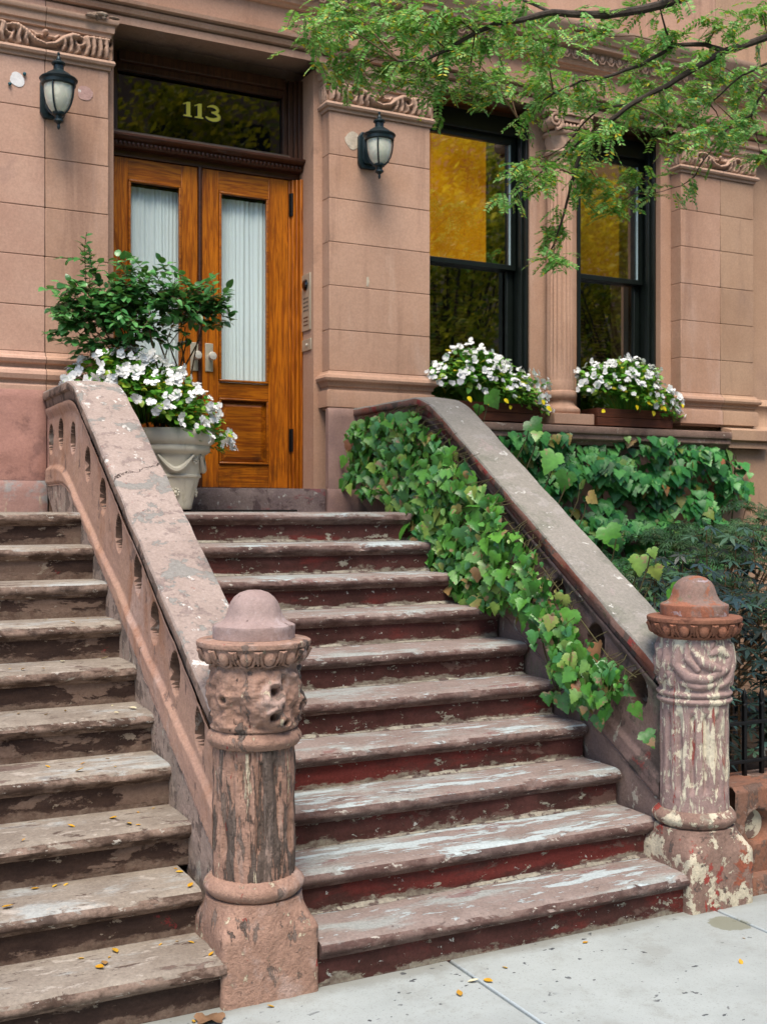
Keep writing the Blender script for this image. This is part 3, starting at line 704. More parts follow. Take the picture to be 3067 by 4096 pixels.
# --- windows
def window(x0, x1, zr, glow_x1, dim, shut):
    zt, zb = SOF-.02, 2.36
    b = MB()
    b.box(x0, x0+.03, 7.285, 7.56, zb, zt); b.box(x1-.022, x1, 7.315, 7.56, zb, zt)
    b.box(x0+.03, x0+.05, 7.36, 7.40, zb, zt); b.box(x1-.04, x1-.022, 7.36, 7.40, zb, zt)
    b.box(x0+.03, x1-.03, 7.40, 7.56, zt-.14, zt); b.box(x0+.03, x1-.03, 7.38, 7.56, zb, zb+.05)
    w = b.build('window', M['dark_green'], house, bevel=.003)
    def sash(y, z0, z1, st, rb, rt, name):
        b = MB(); a0, a1 = x0+.03, x1-.03
        b.box(a0, a0+st, y, y+.04, z0, z1); b.box(a1-st, a1, y, y+.04, z0, z1)
        b.box(a0+st, a1-st, y, y+.04, z0, z0+rb); b.box(a0+st, a1-st, y, y+.04, z1-rt, z1)
        s_ = b.build(name, M['dark_green'], w, bevel=.003)
        b = MB(); b.box(a0+st-.003, a1-st+.003, y+.018, y+.022, z0+rb-.003, z1-rt+.003)
        b.build('pane', M['glass'], s_, smooth=False)
    sash(7.445, zr-.03, zt-.14, .045, .04, .05, 'upper_sash')
    b = MB(); b.box(x1-.03-.045-.009, x1-.03-.0455, 7.452, 7.462, zr+.011, zt-.191); b.build('pane_edge_glint', M['edge_glint'], w)  # added strip; its pale colour paints the reflection at the pane edge
    sash(7.49, zb+.05, zr+.01, .05, .07, .04, 'lower_sash')
    b = MB(); b.box(x0+.04, glow_x1, 7.60, 7.612, zr+.0, zt-.1); b.build('amber_glow_panel', M['amber_dim' if dim else 'amber'], w)  # added panel; its emission stands in for the amber glow of the pane
    for sx in shut:
        b = MB()
        for k in range(26):
            z = 2.75+k*.026
            b.add([(sx, 7.63, z), (sx+.13, 7.63, z), (sx+.13, 7.65, z+.02), (sx, 7.65, z+.02)], [(0, 1, 2, 3)])
        b.build('shutter', M['shutter'], w, recalc=False, smooth=False)
    return w
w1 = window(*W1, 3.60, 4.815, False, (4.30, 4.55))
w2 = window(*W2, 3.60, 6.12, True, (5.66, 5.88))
b = MB()   # room behind the glass
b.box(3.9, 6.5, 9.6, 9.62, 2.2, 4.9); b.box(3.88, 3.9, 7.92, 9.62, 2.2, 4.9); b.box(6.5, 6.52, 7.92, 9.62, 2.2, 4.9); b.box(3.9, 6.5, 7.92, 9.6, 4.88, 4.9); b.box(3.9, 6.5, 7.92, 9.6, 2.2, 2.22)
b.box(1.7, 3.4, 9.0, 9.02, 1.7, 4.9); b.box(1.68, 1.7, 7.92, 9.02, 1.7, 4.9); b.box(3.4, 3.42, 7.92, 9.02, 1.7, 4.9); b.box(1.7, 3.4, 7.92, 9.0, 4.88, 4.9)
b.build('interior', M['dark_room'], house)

# --- entrance
fr = MB()
fr.box(1.817, 1.85, 7.47, 7.62, 1.86, SOF-.02)
fr.box(3.118, 3.135, 7.505, 7.62, 1.86, 4.04); fr.box(3.135, 3.158, 7.485, 7.62, 1.86, 4.04); fr.box(3.158, 3.178, 7.465, 7.62, 1.86, 4.04); fr.box(3.178, 3.1995, 7.44, 7.62, 1.86, 4.04)
frame = fr.build('door_frame', M['oak_v'], house, bevel=.004)
b = MB()
b.box(1.85, 3.1995, 7.5, 7.62, 4.043, 4.10)
b.sweep([(1.818, 7.5), (3.199, 7.5)], [(0, 4.085), (.05, 4.09), (.06, 4.10), (.06, 4.128), (.085, 4.135), (.105, 4.15), (.105, 4.168), (0, 4.172)])
head = b.build('door_head', M['oak_dark'], frame, bevel=.002)
b = MB()
n_ = 46
for i in range(n_):
    x = 1.83+(3.19-1.83)*(i+.5)/n_
    b.ball((x, 7.436, 4.112), (.0125, .011, .0155), 8, 6)
b.build('rope_moulding', M['oak_dark'], head)
b = MB()   # transom frame
b.box(1.818, 1.905, 7.5, 7.62, 4.173, SOF-.02); b.box(3.072, 3.105, 7.50, 7.62, 4.173, SOF-.02); b.box(3.105, 3.14, 7.475, 7.62, 4.173, SOF-.02); b.box(3.14, 3.165, 7.46, 7.62, 4.173, SOF-.02); b.box(3.165, 3.1995, 7.44, 7.62, 4.173, SOF-.02)
b.box(1.905, 3.072, 7.46, 7.62, 4.66, SOF-.02); b.box(1.905, 3.072, 7.50, 7.62, 4.615, 4.66)
tr = b.build('transom', M['oak_frame'], house, bevel=.004)
b = MB(); b.add([(1.82, 7.42, 4.174), (3.105, 7.42, 4.174), (3.105, 7.505, 4.216), (1.82, 7.505, 4.216), (1.82, 7.6, 4.216), (3.105, 7.6, 4.216), (1.82, 7.6, 4.174), (3.105, 7.6, 4.174)],
    [(0, 1, 2, 3), (3, 2, 5, 4), (4, 5, 7, 6), (6, 7, 1, 0), (0, 3, 4, 6), (1, 7, 5, 2)])
b.build('transom_sill', M['grey_sill'], tr)
b = MB(); b.box(1.903, 3.074, 7.535, 7.539, 4.21, 4.62); b.build('pane', M['glass_dark'], tr, smooth=False)
# digits 113 painted on the pane
def dig1(x, z, h, w):
    return [(x+.02*w, z), (x+w, z), (x+w, z+.07*h), (x+.82*w, z+.11*h), (x+.82*w, z+h), (x+.55*w, z+h), (x+.0*w, z+.84*h), (x+.02*w, z+.77*h), (x+.36*w, z+.86*h), (x+.36*w, z+.11*h), (x+.02*w, z+.07*h)]
def dig3(x, z, h, w):
    out = []; inn = []
    spine = []
    for i in range(19):
        a = R(150-250*i/18); spine.append((.44+.36*math.cos(a), .75+.21*math.sin(a), .05+.11*math.sin(math.pi*min(1, max(0, (i-1)/17)))**.8))
    for i in range(23):
        a = R(95-255*i/22); spine.append((.44+.44*math.cos(a), .28+.24*math.sin(a), .055+.13*math.sin(math.pi*i/22)**.8))
    return [(x+w*sx, z+h*sz, sw*w*.62) for sx, sz, sw in spine]
def digits(dx, dz, y, mat, name):
    b = MB(); z0, h = 4.384+dz, .1
    b.prism(dig1(2.357+dx, z0, h, .062), y-.002, y); b.prism(dig1(2.437+dx, z0, h, .062), y-.002, y)
    sp = dig3(2.514+dx, z0, h, .112)
    for i in range(len(sp)-1):
        if i == 18: continue
        (ax, az, aw), (bx, bz, bw) = sp[i], sp[i+1]
        d = Vector((bx-ax, bz-az)); d.normalize(); n = Vector((-d.y, d.x))
        b.prism([(ax+n.x*aw, az+n.y*aw), (bx+n.x*bw, bz+n.y*bw), (bx-n.x*bw, bz-n.y*bw), (ax-n.x*aw, az-n.y*aw)], y-.002-.00001*(i % 7), y)
    return b.build(name, mat, tr, smooth=False)
digits(0, 0, 7.532, M['gold'], 'house_number')
digits(-.009, -.007, 7.5345, M['black'], 'number_shadow')

def raised(b, x0, x1, z0, z1, y, w=.018, d=.014):
    """mitred moulding round an opening"""
    for a in ((x0-w, x1+w, z0-w, z0), (x0-w, x1+w, z1, z1+w), (x0-w, x0, z0, z1), (x1, x1+w, z0, z1)):
        b.box(a[0], a[1], y-d, y+.02, a[2], a[3])
def door_leaf(x0, x1, gx0, gx1, px0, px1):
    """two stiles, three rails, glazed upper light and a fielded lower panel"""
    b = MB(); y0, y1 = 7.51, 7.555
    b.box(x0, gx0, y0, y1, 1.868, 4.04); b.box(gx1, x1, y0, y1, 1.868, 4.04)
    d = b.build('door', M['oak_v'], house, bevel=.003)
    for za, zb_ in ((3.90, 4.04), (2.484, 2.592), (1.868, 2.028)):
        b = MB(); b.box(gx0, gx1, y0+.001, y1, za, zb_); b.build('rail', M['oak_h'], d, bevel=.003)
    b = MB(); b.box(gx0, gx1, y0+.022, y1, 2.028, 2.484); m_ = .055
    b.add([(gx0+.02, y0+.021, 2.048), (gx1-.02, y0+.021, 2.048), (gx1-.02, y0+.021, 2.464), (gx0+.02, y0+.021, 2.464),
           (gx0+m_, y0+.006, 2.048+m_-.02), (gx1-m_, y0+.006, 2.048+m_-.02), (gx1-m_, y0+.006, 2.464-m_+.02), (gx0+m_, y0+.006, 2.464-m_+.02)],
          [(0, 1, 5, 4), (1, 2, 6, 5), (2, 3, 7, 6), (3, 0, 4, 7), (4, 5, 6, 7)])
    b.build('panel', M['oak_h'], d, smooth=False)
    b = MB(); raised(b, gx0+.018, gx1-.018, 2.61, 3.882, y0, .016, .012); raised(b, gx0+.016, gx1-.016, 2.044, 2.468, y0, .014, .012)
    b.build('panel_moulding', M['oak_dark'] if False else M['oak_h'], d, bevel=.004)
    b = MB(); b.box(gx0+.004, gx1-.004, y0+.02, y0+.024, 2.595, 3.897); b.build('pane', M['glass_door'], d, smooth=False)
    q = random.Random(int(x0*100)); ph = [q.uniform(0, 6) for _ in range(6)]
    def cur(u, v):
        x = gx0-.02+(gx1-gx0+.04)*u; z = 2.56+(3.87-2.56)*v
        s_ = math.sin(u*88+ph[0]+2.6*math.sin(u*7+ph[2])+.3*v)*.42+.4*math.sin(u*37+ph[1]+1.5*math.sin(u*11)+v*.8)+.5*math.sin(u*15+ph[3]-v*.5)
        return (x+.003*math.sin(v*3+u*20), 7.574+.0085*s_*(1-.25*v), z)
    b = MB(); b.grid(150, 14, cur); b.build('curtain', M['curtain'], d, sharp=2)
    return d
d1 = door_leaf(1.852, 2.452, 1.975, 2.338, 0, 0)
d2 = door_leaf(2.483, 3.116, 2.602, 2.966, 0, 0)
b = MB(); b.lathe((2.4675, 7.507, 0), [(.015, 1.87), (.015, 4.04)], 14); b.build('astragal', M['oak_dark'], d1)
for d, x in ((d1, 2.428), (d2, 2.532)):
    b = MB(); b.box(x-.028, x+.028, 7.503, 7.511, 2.658, 2.85); p_ = b.build('door_plate', M['steel'], d, bevel=.002)
    b = MB(); b.lathe((x+.006, 7.503, 2.757), [(.012, 0), (.012, .028), (.02, .032), (.029, .045), (.03, .056), (.024, .067), (.0, .07)], 18, axis='y'); b.build('knob', M['knob'], p_)
for z in (2.21, 3.87):
    b = MB(); b.box(3.117, 3.134, 7.495, 7.504, z-.085, z+.075); b.lathe((3.135, 7.485, z), [(.008, -.085), (.008, .075)], 10); b.build('hinge', M['iron'], frame)
# twin entrance of the left neighbour, out of frame but there
for d_ in (d1, d2):
    c_ = copy_tree(d_, None, left_house)
    c_.matrix_parent_inverse = Matrix.Translation(-Vector(left_house.location)); c_.location.x -= 2.277
b = MB(); b.box(-.46, .922, 7.47, 7.62, 4.042, SOF+.05); b.build('door_head', M['oak_dark'], left_house)
b = MB(); b.box(.84, .922, 7.46, 7.62, 1.8, 4.04); b.build('door_frame', M['oak_v'], left_house)

# ------------------------------------------------------------------ intercom
ic = empty('intercom', (3.2, 7.36, 3.1), 'tall steel intercom plate with lens and button rows on the door reveal', 'intercom')
b = MB(); b.box(3.19, 3.1995, 7.30, 7.45, 2.965, 3.36); b.build('plate', M['steel'], ic, bevel=.002)
b = MB(); b.lathe((3.190, 7.375, 3.285), [(.04, -.002), (.04, .006), (.03, .016), (.0, .02)], 20, axis='x'); b.build('lens', M['camglass'], ic)
b = MB()
for r_ in range(4):
    for c_ in range(4): b.box(3.1885, 3.191, 7.335+c_*.022, 7.346+c_*.022, 3.10+r_*.028, 3.112+r_*.028)
b.build('button', M['iron'], ic)
b = MB()
for r_ in range(3): b.box(3.1888, 3.191, 7.335, 7.41, 3.00+r_*.026, 3.009+r_*.026)
b.build('name_slot', M['shutter'], ic)
db = empty('doorbell', (3.2, 7.36, 2.87), 'small square doorbell plate with one round button below the intercom', 'doorbell')
b = MB(); b.box(3.19, 3.1995, 7.29, 7.44, 2.825, 2.905); b.build('plate', M['steel'], db, bevel=.002)
b = MB(); b.lathe((3.19, 7.36, 2.865), [(.01, -.001), (.01, .006), (.0, .008)], 14, axis='x'); b.build('button', M['knob'], db)

# ------------------------------------------------------------------ wall lanterns
def lantern(x, zc, label):
    """zc: top of the finial"""
    t = empty('wall_lantern', (x, YP, zc-.24), label, 'lantern', 'lanterns beside the door')
    y = YP-.19
    b = MB()
    for hw, hh, ya, yb in ((.075, .125, YP-.03, YP-.001), (.05, .095, YP-.045, YP-.029)):
        zm = zc-.225
        b.prism([(x-hw*.7, zm-hh), (x+hw*.7, zm-hh), (x+hw, zm-hh*.72), (x+hw, zm+hh*.72), (x+hw*.7, zm+hh), (x-hw*.7, zm+hh), (x-hw, zm+hh*.72), (x-hw, zm-hh*.72)], ya, yb)
    b.build('back_plate', M['bronze'], t, bevel=.004)
    b = MB(); b.tube([(x, YP-.035, zc-.19), (x, YP-.06, zc-.185), (x, YP-.12, zc-.178)], .016, 8); b.build('arm', M['bronze'], t)
    b = MB(); b.lathe((x, y, zc), [(0, 0), (.007, -.004), (.009, -.014), (.005, -.024), (.012, -.036), (.015, -.05), (.013, -.056), (.036, -.062), (.042, -.07), (.04, -.077), (.03, -.083), (.03, -.108), (.034, -.112), (.04, -.116), (.07, -.135), (.082, -.147), (.105, -.158), (.112, -.166), (.11, -.172), (.102, -.18), (.1, -.2), (.09, -.205), (.0, -.2)], 32)
    b.build('lamp_cap', M['bronze'], t)
    b = MB(); b.lathe((x, y, zc), [(.084, -.2), (.084, -.23), (.08, -.27), (.07, -.31), (.055, -.34), (.035, -.362), (.0, -.366)], 32); b.build('glass_shade', M['globe'], t)
    b = MB()
    b.lathe((x, y, zc), [(.0, -.356), (.036, -.358), (.039, -.366), (.036, -.376), (.022, -.384), (.02, -.398), (.028, -.404), (.029, -.414), (.016, -.424), (.007, -.432), (.01, -.445), (.007, -.456), (0, -.464)], 24)
    for k in range(4):
        a = R(45+90*k+12); ca, sa = math.cos(a), math.sin(a)
        b.tube([(x+ca*r_, y+sa*r_, zc+z_) for r_, z_ in ((.092, -.195), (.092, -.235), (.087, -.275), (.076, -.315), (.06, -.345), (.038, -.368))], .0055, 6)
    b.build('cage', M['bronze'], t)
    return t
lantern(1.412, 4.435, 'dark verdigris lantern on the pilaster left of the door')
lantern(3.55, 4.425, 'black lantern on the pilaster between door and window')

# ------------------------------------------------------------------ steps
def stoop(name, x0, x1, y1, d, label, tm, rm, yback, seed, ends):
    t = empty(name, ((x0+x1)/2, y1, 0), label, 'steps')
    segs = int((x1-x0)/.018)
    for k in range(1, 11):
        y = y1+(k-1)*d; zt = .17*k; zb = zt-.17
        back = y+d+.05 if k < 10 else yback
        q = random.Random(seed*50+k)
        sag = [q.uniform(-.004, .004) for _ in range(3)]; ch = [(q.uniform(x0, x1), q.uniform(.02, .06), q.uniform(.004, .016)) for _ in range(5)]
        prof = [(back, zt-.05), (back, zt), (y+.16, zt), (y+.09, zt-.0005), (y+.045, zt-.002), (y+.025, zt-.005), (y+.01, zt-.012), (y+.002, zt-.023), (y, zt-.034), (y+.004, zt-.044), (y+.013, zt-.051), (y+.02, zt-.053), (y+.022, zt-.060), (y+.027, zt-.066), (y+.034, zt-.070), (y+.04, zt-.074)]
        def disp(p, j):
            w = 1. if 3 <= j <= 11 else .0
            wn = sstep(3, 6, j)*(1-sstep(11, 14, j)) if j > 2 else 0
            o = nz(p.x*1.2, k*3.1+seed, j*.12, 2.5, 4)*.0065*wn+nz(p.x*9, k*5+seed, j*.5, 3, 3)*.0022*wn
            for cx, cw, cd in ch:
                o += cd*max(0, 1-((p.x-cx)/cw)**2)*wn*(1 if 4 <= j <= 8 else .4)
            zz = nz(p.x*1.1, k*2.7, 4., 1.2, 3)*.003*w+(nz(p.x*4, k*2.7, 9, 2., 3)*.002 if j in (2, 3, 4) else 0)
            bow = -.004*math.sin(math.pi*(p.x-x0)/(x1-x0))*w
            return Vector((p.x, p.y+o, p.z+zz+bow-(.25*o if 4 <= j <= 7 else 0)))
        b = MB(); b.runx(prof, x0+ends[0](k), x1+ends[1](k), segs, disp)
        b.build('tread', tm, t, sharp=.9)
        b = MB()
        xa, xb = x0+ends[0](k), (x1+ends[1](k))
        b.grid(segs, 10, lambda u, v: (xa+(xb-xa)*u, y+.038+nz((xa+(xb-xa)*u)*2, k*3, v*2, 2, 4)*.004+.004*(1-v), zb-.004+(zt-.066-zb+.004)*v))
        r_ = b.build('riser', rm, t, sharp=.9)
        if rm is M['riserR'] and k > 1:      # ragged mortar fillet where riser meets tread
            b = MB()
            n = segs
            vs = []; fs = []
            for i in range(n+1):
                x = xa+(xb-xa)*i/n
                a = max(0, .5+1.1*nz(x*2.2, k*7.7, 1, 1.6, 4)); a = min(a, 1.1)
                a *= .8; hh = .002+.016*a; dd = .002+.02*a
                vs += [(x, y+.036-dd, zb+.0015), (x, y+.034-dd*.45, zb+hh*.55), (x, y+.042, zb+hh)]
            for i in range(n):
                for j in range(2): fs.append((i*3+j, (i+1)*3+j, (i+1)*3+j+1, i*3+j+1))
            b.add(vs, fs); b.build('mortar_fillet', M['mortar'], r_, recalc=False)
    b = MB(); yb = y1+9*d
    for k in range(1, 11): b.box(x0+.09, x1-.07, y1+(k-1)*d+.06, yback-.01, .17*(k-1)-.02, .17*k-.06)
    b.build('core', M['soil'], t)
    return t
stoopR = stoop('stone_steps', 1.60, 3.415, 3.715, .2535, 'wide flight of ten steps with peeling white paint and dark red risers', M['treadR'], M['riserR'], 7.12, 1, (lambda k: .072 if k < 3 else 0, lambda k: -.045 if k == 1 else 0))
stoopL = stoop('stone_steps', -.62, 1.375, 3.72, .265, 'dusty brown flight of ten steps strewn with yellow leaves', M['treadL'], M['riserL'], 7.08, 2, (lambda k: 0, lambda k: -.055 if k <= 2 else -.003))

# ------------------------------------------------------------------ balustrades
def smin(a, b, k=.10):
    h = max(0, min(1, .5+.5*(b-a)/k)); return b*(1-h)+a*h-k*h*(1-h)
def balustrade(xc, zl, cap, bandf, lowf, mats, holes, label, seed, yend=7.07):
    t = empty('balustrade', (xc, 5.3, 0), label, 'balustrade', 'balustrades of the steps')
    wl, cs, ct, base_m = mats
    xl, xr = xc-.10, xc+.10
    top = lambda y: smin(zl(y), cap)
    ya = 3.98
    def fx(y, z):
        """left face, offset outward (towards -X positive)"""
        o = nz(y*2, z*2, seed, 1.5, 4)*.006+nz(y*8, z*8, seed, 2, 3)*.002
        bt, bb = bandf(y), lowf(y)
        band = sstep(bb-.012, bb+.02, z)*(1-sstep(bt-.025, bt+.006, z))
        o += .022*band
        if z < bb: o += .012
        o += .022*sstep(top(y)-.175, top(y)-.115, z)           # cove under the coping
        for hy, hz in holes:
            d = math.hypot((y-hy)*1.3, (z-hz)*.9)
            
            if d < .10: o -= .19*(1-sstep(.066, .083, d))
        return o
    b = MB(); ny = 430; nzz = 160
    def fn(u, v):
        y = ya+(yend-ya)*u; zlo = max(-.02, .17+.62*(y-3.75)-.42) ; zhi = top(y)-.105
        z = zlo+(zhi-zlo)*v
        return (xl-fx(y, z), y, z)
    b.grid(ny, nzz, fn)
    for i, f in enumerate(b.f):
        c0 = b.v[f[0]]
        if c0[2] < lowf(c0[1])-.01+.02*nz(c0[1]*6, c0[2]*6, 3): b.mi[i] = 1
        if c0[0] > xl+.022: b.mi[i] = 2      # darker brown inside the holes so that they read deep
    b.grid(40, 4, lambda u, v: (xr+.004*nz(u*4, v*2, seed), ya+(yend-ya)*u, (-.02)+(top(ya+(yend-ya)*u)-.105+.02)*v))
    b.grid(40, 3, lambda u, v: (xl+(xr-xl)*v, ya+(yend-ya)*u, top(ya+(yend-ya)*u)-.108))
    b.grid(3, 3, lambda u, v: (xl+(xr-xl)*u, ya, -.02+(top(ya)-.1)*v)); b.grid(3, 3, lambda u, v: (xl+(xr-xl)*u, yend, -.02+(top(yend)-.1)*v))
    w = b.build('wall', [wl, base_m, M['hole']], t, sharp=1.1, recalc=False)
    # coping: cross-section swept along the slope
    sec = [(-.135, -.012), (-.128, -.002), (-.06, .004), (0, .006), (.06, .004), (.128, -.002), (.135, -.012), (.136, -.045), (.13, -.052), (.118, -.056), (.116, -.07), (.112, -.10), (.1, -.112), (-.1, -.112), (-.112, -.10), (-.116, -.07), (-.118, -.056), (-.13, -.052), (-.136, -.045)]
    n = len(sec); N = 130; vs = []; fs = []; 
    b = MB()
    for i in range(N+1):
        y = ya+(yend-ya)*i/N
        dz = (top(y+.02)-top(y-.02))/.04
        nrm = Vector((0, -dz, 1)).normalized()
        for j, (ox, on) in enumerate(sec):
            nn = .004*nz(y*3, ox*8+seed, j*.1, 2, 4)
            vs.append((xc+ox+nn, y+nrm.y*on, top(y)+nrm.z*(on+nn)))
    for i in range(N):
        for j in range(n):
            k = (j+1) % n
            fs.append((i*n+j, i*n+k, (i+1)*n+k, (i+1)*n+j))
    fs.append(tuple(range(n))); fs.append(tuple(N*n+j for j in range(n-1, -1, -1)))
    b.add(vs, fs)
    for i, f in enumerate(b.f):
        b.mi[i] = 0
    for i in range(N):
        for j in range(n):
            if 6 <= j <= n-1: b.mi[i*n+j] = 1
    b.build('coping', [cs, ct], t, sharp=.8)
    return t
holesL = [(4.198, .875), (4.509, 1.045), (4.805, 1.225), (5.08, 1.42), (5.406, 1.598), (5.72, 1.776), (6.058, 1.948), (6.40, 2.106), (6.73, 2.15), (7.0, 2.135)]
zlL = lambda y: 1.62+.62*(y-5.0)
balL = balustrade(1.48, zlL, 2.425, lambda y: smin(1.19+.505*(y-5.084), 1.975), lambda y: smin(1.03+.555*(y-5), 1.86), (M['balL'], M['copL'], M['copSideL'], M['baseL']), holesL,
    'salmon plastered balustrade with round holes and a cracked pinkish coping between the flights', 1.)
zlR = lambda y: 1.69+.655*(y-5.0)
holesR = [(4.15, .88), (4.46, 1.07), (4.77, 1.27), (5.08, 1.47), (5.39, 1.68), (5.7, 1.88), (6.0, 2.05), (6.35, 2.1), (6.7, 2.1)]
balR = balustrade(3.552, zlR, 2.41, lambda y: smin(1.115+.585*(y-5.0), 1.92), lambda y: smin(1.0+.585*(y-5), 1.80), (M['balR'], M['copR'], M['copSideR'], M['baseRb']), holesR,
    'dark mossy balustrade with a grey coping, its inner face hidden by ivy', 6., 7.10)

# ------------------------------------------------------------------ newels
LOBE_K = 1.0
STRAPS = [[(-.62, .82, .07), (-.66, .5, .09), (-.42, .26, .1), (-.05, .22, .09), (.18, .34, .07)], [(-.3, .78, .06), (-.12, .55, .1), (.2, .42, .08)],
    [(.05, .72, .06), (.25, .8, .09), (.48, .66, .1), (.42, .42, .09), (.2, .3, .06)], [(-.52, .14, .06), (-.2, .07, .08), (.15, .12, .05)], [(.62, .86, .07), (.66, .5, .1), (.5, .18, .09), (.3, .08, .05)],
    [(-.12, .95, .045), (.0, .78, .05), (.12, .95, .045)], [(-.45, .9, .05), (-.42, .62, .07), (-.22, .42, .06)], [(.72, .3, .06), (.768, .1, .07)], [(-.72, .3, .06), (-.768, .1, .07)]]
def newel(x, y, mats, label, style, seed):
    mb, ms, mc, mf, md = mats
    t = empty('newel_post', (x, y, 0), label, 'newel post', 'newel posts of the steps')
    def base_r(a, z, r):
        a2 = abs(((a+math.pi/4) % (math.pi/2))-math.pi/4)
        sq = min(.18/math.cos(a2), .247)
        rd = .172
        k = sstep(.225, .335, z)**.8
        return sq*(1-k)+rd*k+.006*nz(math.cos(a)*1.5+seed, math.sin(a)*1.5, z*2, 2.2, 4)+.002*nz(math.cos(a)*6+seed, math.sin(a)*6, z*8, 2.2, 3)
    b = MB(); b.lathe((x, y, 0), [(.18, -.02+.35*i/44) for i in range(45)]+[(.12, .335)], 128, lambda a, z, r: base_r(a, z, r) if r > .15 else r)
    b.build('base', mb, t, sharp=.9)
    rough = lambda a, z, f, amp: amp*nz(math.cos(a)*f+seed, math.sin(a)*f, z*f*5, 1, 4)
    b = MB(); b.lathe((x, y, 0), [(.14, .328)]+[(.155+.025*math.sin(math.pi*i/12), .332+.072*i/12) for i in range(13)]+[(.14, .405)], 96, lambda a, z, r: r+rough(a, z, 3, .004))
    b.build('torus', mb, t, sharp=1.2)
    fl = 16 if style else 14
    def shaft_r(a, z, r):
        m = sstep(.47, .52, z)*(1-sstep(.80, .84, z))
        c = max(0, math.cos(a*fl))**.7
        er = .55+.45*nz(math.cos(a)*2+seed, math.sin(a)*2, z*2, 1.3, 3)
        o = -(.017 if style else .02)*m*c*(1 if style else sstep(.3, .75, er))
        o += rough(a, z, 2.2, .003 if style else .005)+(0 if style else .0035*min(0, nz(a*5+seed, 0, z*2.2, 1.3, 4)*4+.4))
        return r+o
    b = MB(); b.lathe((x, y, 0), [(.1, .398)]+[(.149-.002*i/90, .40+.475*i/90) for i in range(91)]+[(.1, .876)], 220, shaft_r)
    b.build('shaft', ms, t, sharp=1.4)
    z0, z1 = .93, 1.155
    def cap_r(a, z, r):
        tt = (z-z0)/(z1-z0)
        if tt < 0: return r+rough(a, z, 3, .004)
        bod = .158+.012*math.sin(math.pi*min(1, max(0, tt)))
        if style:
            # interlaced crescents, three times round
            u = ((a+math.pi/2+.35)*.165/(z1-z0)) % 1.536
            if u > .768: u -= 1.536
            o = 0
            for L in STRAPS: o = max(o, cap_d(u, tt, L))
            o = o*.022*sstep(0, .06, tt)*(1-sstep(.9, .99, tt))-.008
            return bod+o+rough(a, z, 3, .002)
        n1 = nz(math.cos(a)*1.5+seed, math.sin(a)*1.5, z*9, 1., 3)*1.1
        n2 = nz(math.cos(a)*5+seed+7, math.sin(a)*5, z*30, 1., 3)
        o = .026*n1+.008*n2+.012*math.sin(a*4+tt*5)*math.sin(tt*3.1)
        for ha, ht, hr in ((-1.50, .60, .024), (-1.54, .25, .018), (-1.25, .13, .012), (-2.62, .5, .014), (-.6, .35, .018), (.4, .5, .02)):
            dd = math.hypot(math.atan2(math.sin(a-ha), math.cos(a-ha))*.165, (tt-ht)*(z1-z0))
            o += .014*math.exp(-((dd-hr*1.5)/.012)**2)-.03*(1-sstep(hr*.45, hr, dd))
        e = sstep(0, .08, tt)*(1-sstep(.9, 1, tt))
        return bod+o*e
    prof = [(.1, .862)]+[(.150+.02*math.sin(math.pi*i/14)+.004*(1-i/14), .864+.06*i/14) for i in range(15)]+[(.155, .93+(z1-.93)*i/90) for i in range(91)]
    if style: prof = [(.1, .862)]+[(.150+.012*abs(math.sin(2*math.pi*i/14)), .864+.06*i/14) for i in range(15)]+prof[16:]
    b = MB(); b.lathe((x, y, 0), prof, 240, cap_r)
    b.build('carved_capital', mc, t, sharp=1.4)
    b = MB()
    b.lathe((x, y, 0), [(.15, 1.148), (.156, 1.152), (.158, 1.16), (.15, 1.166), (.162, 1.17), (.182, 1.185), (.193, 1.205), (.196, 1.221), (.204, 1.2225), (.206, 1.23), (.205, 1.239), (.199, 1.243), (.13, 1.247)], 72, lambda a, z, r: r+(rough(a, z, 2, .003) if r > .14 else 0))
    ne = 14
    for i in range(ne):
        a = 2*math.pi*(i+.35)/ne
        c, s_ = math.cos(a), math.sin(a)
        M_ = Matrix.Translation((x, y, 0)) @ Matrix.Rotation(a, 4, 'Z')
        bb = MB(); bb.ball((.181, 0, 1.193), (.0195, .0235, .029), 12, 8)
        bb.tube([(.199, -.036, 1.216), (.188, -.034, 1.19), (.17, -.021, 1.166), (.166, 0, 1.159), (.17, .021, 1.166), (.188, .034, 1.19), (.199, .036, 1.216)], .0065, 6)
        bb.tube([(.2, .044, 1.214), (.184, .042, 1.18), (.166, .04, 1.165)], [.008, .006, .003], 6)
        b.add([M_ @ Vector(v) for v in bb.v], bb.f)
    b.build('flange', mf, t, sharp=.8)
    b = MB(); b.lathe((x, y, 0), [(.14, 1.244)]+[(.147, 1.247+.043*i/6) for i in range(7)]+[(.146, 1.293), (.139, 1.297), (.123, 1.303), (.11, 1.313), (.101, 1.327), (.096, 1.341), (.092, 1.356), (.085, 1.375), (.072, 1.394), (.052, 1.409), (.026, 1.4175), (.0, 1.419)], 64, lambda a, z, r: r+(rough(a, z, 2.5, .0035)*min(1, r*12)))
    b.build('dome_cap', md, t, sharp=.7)
    return t
newel(1.487, 3.905, (M['newelL'], M['scarL'], M['newelL'], M['newelL'], M['domeL']), 'peeling brown newel post with deep vertical scars and worn lumpy carving', 0, 2.)
newel(3.546, 3.885, (M['baseR'], M['newelR'], M['newelR'], M['terra'], M['capR']), 'mauve newel post flaking to cream with a bare terracotta collar', 1, 5.)

